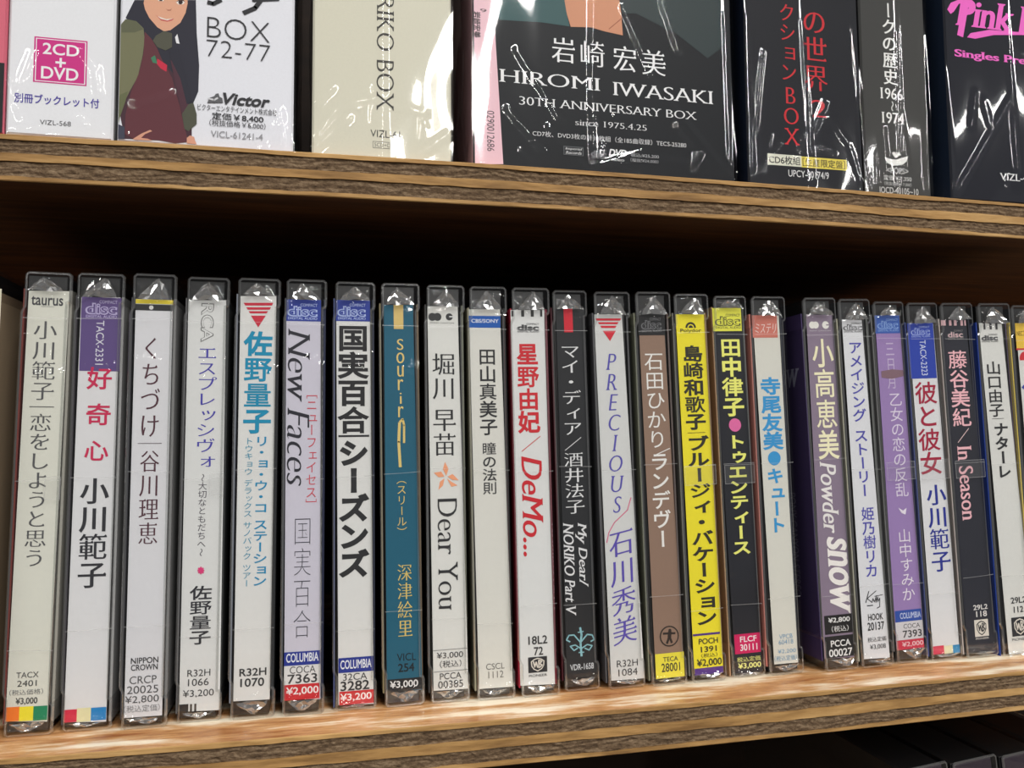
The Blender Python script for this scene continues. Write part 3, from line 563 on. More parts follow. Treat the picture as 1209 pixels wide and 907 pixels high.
  {'x': 184.79, 'lean': -0.025, 'y': 16.33, 'w': 12.96, 'h': 132.56, 'quad': [(0.08, 124.84), (10.07, 124.86), (1.17, 2.69), (12.91, 2.36)], 'paper': (206, 207, 206), 'left': (80, 80, 84), 'right': (50, 50, 54), 'label': 'clear disc case with red striped triangle over violet stacked capitals on speckled white spine', 'els': [('p', [(0.48, 123.46), (9.74, 123.47), (9.25, 122.69), (0.9, 122.68)], (205, 44, 60)), ('p', [(1.33, 122.17), (8.77, 122.17), (8.28, 121.47), (1.75, 121.48)], (205, 44, 60)), ('p', [(2.09, 120.96), (7.99, 120.95), (7.5, 120.17), (2.51, 120.18)], (205, 44, 60)), ('p', [(2.92, 119.23), (7.64, 119.22), (5.4, 115.68)], (205, 44, 60)), ('s', 'PRECIOUS', 2.97, 56.92, 8.57, 112.05, (86, 80, 168), 'si'), ('l', [(10.68, 62.52), (9.23, 58.36), (4.39, 54.41), (2.29, 51.18), (1.44, 47.88)], 0.35, (210, 110, 140)), ('v', '石川秀美', 2.44, 14.34, 10.83, 52.14, (92, 78, 170), 'mi'), ('h', 'R32H', 3.34, 6.81, 10.71, 9.03, (60, 60, 62), ''), ('h', '1084', 3.75, 3.84, 10.5, 6.13, (60, 60, 62), '')]},
  {'x': 199.73, 'lean': -0.026, 'y': 15.86, 'w': 12.88, 'h': 132.97, 'quad': [(1.05, 125.18), (10.35, 125.19), (1.83, 2.65), (12.0, 1.9)], 'paper': (140, 114, 98), 'left': (120, 122, 104), 'right': (84, 66, 60), 'label': 'clear disc case with brown spine, white letters and yellow square at foot', 'els': [('p', [(0.8, 117.92), (10.46, 117.92), (10.46, 125.18), (0.8, 125.18)], (34, 34, 36)), ('disc', '', 2.09, 119.05, 9.34, 123.95, (105, 105, 108), ''), ('v', '石田ひかり', 2.66, 79.12, 9.41, 112.06, (232, 230, 226), ''), ('l', [(4.45, 76.58), (10.48, 78.93)], 0.3, (232, 230, 226)), ('v', 'ランデヴー', 3.21, 45.45, 9.68, 77.59, (232, 230, 226), 'b'), ('c', 7.27, 15.87, 3.47, (46, 38, 34)), ('c', 7.27, 15.87, 3.01, (140, 114, 98)), ('c', 7.55, 17.78, 0.55, (46, 38, 34)), ('l', [(4.95, 16.91), (9.51, 16.68)], 0.7, (46, 38, 34)), ('l', [(7.53, 17.44), (7.25, 15.46)], 1.3, (46, 38, 34)), ('l', [(7.17, 15.63), (6.25, 13.46)], 0.8, (46, 38, 34)), ('l', [(7.35, 15.62), (8.08, 13.55)], 0.8, (46, 38, 34)), ('p', [(1.84, 2.24), (12.2, 2.24), (12.2, 10.37), (1.84, 10.37)], (226, 214, 66)), ('h', 'TECA', 4.65, 7.61, 10.01, 9.1, (50, 50, 46), 'b'), ('h', '28001', 3.98, 4.28, 10.61, 7.02, (50, 50, 46), 'b')]},
  {'x': 214.39, 'lean': -0.0286, 'y': 16.07, 'w': 12.9, 'h': 132.77, 'quad': [(0.64, 125.6), (11.32, 125.59), (1.26, 2.83), (11.91, 2.61)], 'paper': (232, 218, 44), 'left': (110, 110, 104), 'right': (150, 120, 70), 'label': 'clear disc case with bright yellow spine and heavy dark letters', 'els': [('c', 6.09, 120.9, 2.0, (50, 48, 40)), ('c', 6.09, 120.9, 1.24, (232, 218, 44)), ('c', 6.09, 120.9, 0.86, (50, 48, 40)), ('p', [(3.85, 118.95), (8.42, 118.95), (8.42, 120.81), (3.85, 120.81)], (232, 218, 44)), ('h', 'Polydor', 2.14, 119.04, 9.95, 120.54, (60, 56, 40), 'b'), ('v', '島崎和歌子', 2.73, 85.49, 9.84, 114.52, (50, 48, 40), 'bb'), ('p', [(2.95, 84.24), (9.66, 84.24), (9.66, 84.41), (2.95, 84.41)], (90, 84, 40)), ('v', 'ブルージィ・バケーション', 2.86, 18.72, 10.42, 83.06, (50, 48, 40), 'bb'), ('p', [(1.34, 15.36), (11.34, 15.36), (11.34, 16.06), (1.34, 16.06)], (80, 50, 130)), ('p', [(1.32, 2.3), (11.92, 2.3), (11.92, 4.55), (1.32, 4.55)], (80, 50, 130)), ('h', 'POCH', 3.39, 12.47, 10.43, 14.3, (60, 56, 40), 'b'), ('h', '1391', 4.03, 9.77, 9.81, 11.6, (60, 56, 40), 'b'), ('h', '（税込）', 4.07, 7.91, 10.01, 9.32, (90, 84, 40), ''), ('h', '¥2,000', 2.39, 4.81, 11.45, 7.49, (60, 56, 40), 'b')]},
  {'x': 230.47, 'lean': -0.0291, 'y': 18.14, 'w': 12.65, 'h': 132.95, 'quad': [(-0.14, 128.6), (11.01, 128.42), (1.51, 1.15), (11.8, 0.72)], 'paper': (32, 33, 40), 'left': (176, 140, 110), 'right': (90, 92, 90), 'label': 'clear disc case with pale yellow top patch, pink dot and yellow letters on black spine', 'els': [('p', [(-0.37, 120.34), (10.78, 120.34), (10.78, 128.6), (-0.37, 128.6)], (228, 226, 80)), ('disc', '', 0.72, 121.21, 10.27, 126.51, (80, 84, 50), ''), ('v', '田中律子', 2.15, 90.23, 9.87, 117.72, (234, 234, 120), 'bb'), ('c', 6.15, 86.94, 2.35, (222, 108, 164)), ('v', 'トゥエンティース', 2.86, 41.68, 9.71, 83.47, (234, 234, 120), 'bb'), ('p', [(1.63, 7.71), (11.52, 7.71), (11.52, 14.4), (1.63, 14.4)], (200, 32, 92)), ('h', 'FLCF', 3.82, 11.62, 10.06, 13.51, (232, 225, 228), 'b'), ('h', '30111', 3.75, 8.69, 10.19, 10.83, (232, 225, 228), 'b'), ('h', '税込定価', 2.28, 4.93, 11.2, 6.55, (225, 225, 130), ''), ('h', '¥3,000', 2.62, 2.41, 11.26, 4.47, (232, 232, 140), 'b')]},
  {'x': 243.95, 'lean': -0.0247, 'y': 16.99, 'w': 13.39, 'h': 133.0, 'quad': [(0.68, 126.19), (10.99, 126.04), (2.26, 3.62), (11.59, 3.44)], 'paper': (210, 209, 200), 'left': (190, 120, 110), 'right': (54, 56, 64), 'label': 'clear disc case with salmon top patch, sky blue letters and blue dot on white spine', 'els': [('p', [(0.27, 118.15), (10.18, 118.15), (10.18, 126.2), (0.27, 126.2)], (200, 118, 104)), ('h', 'ミステリ', 1.28, 119.72, 9.75, 123.22, (228, 210, 205), 'mi'), ('v', '寺尾友美', 2.56, 78.3, 9.93, 103.76, (58, 148, 204), 'bb'), ('c', 6.34, 75.09, 2.49, (58, 148, 204)), ('v', 'キュート', 3.26, 48.96, 9.4, 71.53, (58, 148, 204), 'bb'), ('h', 'VPCB', 4.66, 12.09, 9.86, 13.64, (120, 160, 190), ''), ('h', '60418', 4.36, 10.18, 10.04, 11.74, (120, 160, 190), ''), ('h', '¥2,200', 3.88, 6.96, 10.83, 8.51, (120, 160, 190), ''), ('h', '（税込定価）', 2.49, 4.5, 11.19, 6.39, (120, 160, 190), '')]},
  {'x': 265.14, 'lean': -0.0334, 'y': 16.1, 'w': 13.3, 'h': 133.05, 'quad': [(1.42, 126.88), (11.83, 126.64), (0.25, 4.5), (12.17, 4.0)], 'paper': (134, 119, 138), 'left': (62, 50, 88), 'right': (84, 76, 90), 'label': 'clear disc case with mauve spine, cream letters and slanted Latin script, black price boxes', 'els': [('c', 3.62, 123.06, 1.29, (228, 226, 220)), ('c', 5.0, 123.05, 1.29, (228, 226, 220)), ('c', 9.07, 123.01, 1.4, (228, 226, 220)), ('p', [(9.28, 122.82), (11.57, 122.82), (11.57, 123.26), (9.28, 123.26)], (134, 119, 138)), ('h', 'PONY CANYON', 2.49, 120.72, 10.92, 121.17, (200, 195, 200), ''), ('v', '小高恵美', 3.13, 74.58, 11.23, 117.95, (238, 232, 196), 'b'), ('r', 'Powder', 3.06, 48.05, 9.55, 73.3, (232, 228, 226), 'sib'), ('r', 'snow', 4.14, 20.39, 11.75, 46.49, (236, 232, 228), 'sibb'), ('p', [(1.1, 12.75), (12.5, 12.75), (12.5, 19.33), (1.1, 19.33)], (32, 32, 34)), ('p', [(0.86, 4.51), (12.24, 4.51), (12.24, 12.02), (0.86, 12.02)], (32, 32, 34)), ('h', '¥2,800', 2.71, 16.51, 11.29, 18.44, (228, 228, 228), 'b'), ('h', '（税込）', 3.8, 13.4, 10.56, 15.51, (228, 228, 228), ''), ('h', 'PCCA', 3.14, 8.31, 11.0, 10.49, (228, 228, 228), 'b'), ('h', '00027', 2.21, 4.9, 11.47, 7.43, (228, 228, 228), 'b')]},
  {'x': 280.04, 'lean': -0.0348, 'y': 16.47, 'w': 13.14, 'h': 133.08, 'quad': [(1.49, 125.55), (9.81, 125.19), (1.51, 3.16), (12.08, 2.67)], 'paper': (215, 216, 220), 'left': (170, 168, 150), 'right': (96, 98, 96), 'label': 'clear disc case with indigo katakana and black handwritten signature on white spine', 'els': [('disc', '', 2.07, 120.75, 9.68, 124.34, (60, 60, 62), ''), ('v', 'アメイジング ストーリー', 3.54, 60.68, 9.0, 117.41, (78, 76, 166), 'b'), ('v', '姫乃樹リカ', 4.36, 31.73, 9.47, 56.87, (78, 76, 166), 'b'), ('l', [(5.22, 26.86), (3.61, 22.86)], 0.35, (50, 50, 52)), ('l', [(8.23, 26.78), (4.33, 24.35), (6.21, 22.8), (6.72, 24.14), (7.22, 22.89), (8.19, 25.05), (7.81, 22.66), (8.76, 24.57), (8.62, 22.76), (9.53, 24.07), (9.29, 21.06), (8.05, 20.57)], 0.3, (50, 50, 52)), ('l', [(4.13, 21.78), (6.53, 21.74)], 0.35, (50, 50, 52)), ('l', [(7.37, 24.86), (10.83, 25.17)], 0.25, (50, 50, 52)), ('h', 'HOOK', 4.23, 16.5, 10.31, 18.73, (50, 50, 52), 'b'), ('h', '20137', 3.78, 12.98, 10.56, 15.72, (50, 50, 52), 'b'), ('h', '税込定価', 3.43, 8.85, 10.99, 10.55, (60, 60, 62), ''), ('h', '¥3,008', 4.22, 6.07, 10.69, 7.95, (60, 60, 62), '')]},
  {'x': 296.13, 'lean': -0.0358, 'y': 18.41, 'w': 13.11, 'h': 132.93, 'quad': [(1.04, 127.79), (11.5, 127.51), (0.53, 5.13), (12.25, 4.65)], 'paper': (150, 124, 176), 'left': (110, 110, 110), 'right': (70, 66, 74), 'label': 'clear disc case with lilac spine, thin pale letters and brown smear near top', 'els': [('p', [(0.78, 120.97), (11.45, 120.97), (11.45, 127.74), (0.78, 127.74)], (58, 92, 170)), ('disc', '', 2.0, 121.7, 10.69, 126.45, (130, 160, 210), ''), ('v', '三日月', 4.56, 100.21, 8.32, 117.93, (196, 180, 210), ''), ('p', [(2.09, 106.84), (6.72, 107.45), (11.51, 106.97), (11.55, 104.78), (6.43, 103.82), (2.11, 104.48)], (128, 100, 110)), ('v', '乙女の恋の反乱', 4.68, 60.16, 10.09, 98.75, (222, 212, 230), ''), ('p', [(5.29, 56.18), (7.27, 54.98), (8.8, 55.96), (8.19, 53.5), (6.57, 54.13)], (228, 220, 232)), ('v', '山中すみか', 4.42, 22.12, 9.78, 48.24, (228, 220, 232), ''), ('p', [(0.8, 14.72), (11.98, 14.72), (11.98, 18.9), (0.8, 18.9)], (50, 80, 160)), ('h', 'COLUMBIA', 2.85, 15.86, 11.58, 17.96, (190, 200, 225), 'b'), ('p', [(0.68, 8.24), (12.15, 8.24), (12.15, 14.76), (0.68, 14.76)], (204, 202, 206)), ('h', 'COCA', 3.97, 12.24, 10.95, 13.89, (60, 60, 62), ''), ('h', '7393', 3.54, 9.0, 11.44, 11.52, (60, 60, 62), 'b'), ('p', [(0.69, 4.82), (12.15, 4.82), (12.15, 8.2), (0.69, 8.2)], (196, 56, 76)), ('h', '¥2,000', 2.93, 5.59, 11.85, 7.5, (225, 190, 196), 'b')]},
  {'x': 310.39, 'lean': -0.0359, 'y': 18.07, 'w': 13.36, 'h': 132.86, 'quad': [(0.77, 125.17), (11.64, 124.77), (1.25, 2.63), (12.77, 1.9)], 'paper': (216, 216, 218), 'left': (70, 80, 130), 'right': (44, 44, 46), 'label': 'clear disc case with tall royal blue patch on top and crimson then blue letters', 'els': [('p', [(0.12, 104.15), (11.52, 104.15), (11.52, 125.11), (0.12, 125.11)], (44, 66, 164)), ('disc', '', 1.77, 119.76, 9.88, 124.0, (150, 165, 215), ''), ('r', 'TACX-2323', 4.99, 105.32, 7.65, 118.64, (205, 212, 232), ''), ('v', '彼と彼女', 1.73, 68.3, 10.84, 102.79, (160, 34, 62), 'b'), ('v', '小川範子', 3.57, 32.2, 11.48, 64.29, (44, 52, 142), 'mb'), ('p', [(1.26, 2.31), (6.04, 2.31), (6.04, 5.28), (1.26, 5.28)], (205, 56, 84)), ('p', [(6.06, 2.13), (9.93, 2.13), (9.93, 5.02), (6.06, 5.02)], (220, 215, 180)), ('p', [(9.85, 2.05), (12.9, 2.05), (12.9, 4.95), (9.85, 4.95)], (40, 130, 180))]},
  {'x': 325.67, 'lean': -0.0371, 'y': 18.28, 'w': 14.21, 'h': 133.28, 'quad': [(0.09, 126.98), (11.53, 126.57), (1.08, 2.2), (14.3, 1.56)], 'paper': (40, 41, 50), 'left': (180, 170, 165), 'right': (44, 46, 60), 'label': 'clear disc case with black spine and pale pink letters, white shield badge at foot', 'els': [('p', [(0.19, 124.64), (2.25, 124.64), (2.25, 126.69), (0.19, 126.69)], (220, 178, 184)), ('p', [(3.77, 124.6), (4.86, 124.6), (4.86, 126.65), (3.77, 126.65)], (220, 178, 184)), ('p', [(5.96, 124.57), (7.16, 124.57), (7.16, 126.63), (5.96, 126.63)], (220, 178, 184)), ('p', [(8.91, 124.53), (10.01, 124.53), (10.01, 126.59), (8.91, 126.59)], (220, 178, 184)), ('p', [(10.67, 124.51), (11.33, 124.51), (11.33, 126.58), (10.67, 126.58)], (220, 178, 184)), ('disc', '', 2.83, 119.16, 9.71, 122.89, (130, 126, 126), ''), ('v', '藤谷美紀', 2.32, 86.09, 10.38, 114.93, (236, 182, 190), 'b'), ('l', [(9.01, 85.19), (3.75, 79.98)], 0.3, (220, 190, 190)), ('r', 'In Season', 3.14, 51.15, 9.55, 78.15, (236, 182, 190), 'seb'), ('h', '29L2', 5.02, 17.27, 11.25, 19.05, (222, 218, 216), 'b'), ('h', '118', 6.08, 14.64, 10.7, 16.69, (222, 218, 216), 'b'), ('wb', '', 4.86, 7.34, 10.97, 13.57, (212, 206, 196), 'l'), ('h', 'PIONEER', 5.05, 6.33, 10.83, 6.95, (200, 196, 190), 'b')]},
  {'x': 341.18, 'lean': -0.0325, 'y': 17.59, 'w': 14.55, 'h': 133.51, 'quad': [(0.56, 125.86), (11.03, 125.49), (3.1, 0.35), (15.24, -0.6)], 'paper': (213, 213, 209), 'left': (34, 60, 140), 'right': (116, 104, 124), 'label': 'clear disc case with narrow black letters on white spine and blue left side', 'els': [('p', [(2.56, 123.39), (3.45, 123.39), (3.45, 125.75), (2.56, 125.75)], (60, 60, 62)), ('p', [(5.34, 123.37), (6.34, 123.37), (6.34, 125.72), (5.34, 125.72)], (60, 60, 62)), ('p', [(8.02, 123.34), (9.03, 123.34), (9.03, 125.7), (8.02, 125.7)], (60, 60, 62)), ('disc', '', 1.39, 118.48, 8.74, 121.68, (100, 100, 102), ''), ('v', '山口由子', 2.43, 89.75, 8.99, 110.93, (48, 48, 50), 'b'), ('p', [(3.32, 88.87), (8.75, 88.87), (8.75, 89.05), (3.32, 89.05)], (80, 80, 82)), ('v', 'ナターレ', 4.01, 66.24, 10.21, 87.31, (48, 48, 50), 'bb'), ('h', '29L2', 5.77, 18.96, 12.48, 21.16, (50, 50, 52), 'b'), ('h', '112', 6.79, 15.49, 11.0, 17.69, (50, 50, 52), 'b'), ('wb', '', 5.26, 6.66, 12.72, 13.71, (40, 40, 42), 'd'), ('h', 'PIONEER', 5.04, 5.05, 13.06, 5.99, (60, 60, 62), '')]},
  {'x': 355.78, 'lean': -0.0325, 'y': 16.88, 'w': 12.78, 'h': 133.0, 'quad': [(2.3, 126.11), (13.13, 125.83), (3.09, 0.44), (15.25, 0.2)], 'paper': (214, 214, 210), 'left': (214, 190, 90), 'right': (100, 100, 100), 'label': 'partly cropped clear disc case at the far right edge with yellow top patch', 'els': [('p', [(1.86, 116.28), (12.91, 116.28), (12.91, 126.07), (1.86, 126.07)], (228, 190, 72)), ('h', 'NECアベニュー', 2.39, 121.12, 12.19, 123.02, (90, 70, 30), 'b'), ('p', [(1.61, 115.61), (12.53, 115.61), (12.53, 116.27), (1.61, 116.27)], (200, 50, 60)), ('c', 5.58, 112.31, 2.73, (200, 50, 60)), ('p', [(2.71, 109.76), (8.38, 109.76), (8.38, 111.56), (2.71, 111.56)], (214, 214, 210)), ('v', 'ベスト', 2.78, 82.64, 10.71, 105.64, (60, 70, 160), 'b')]},
]
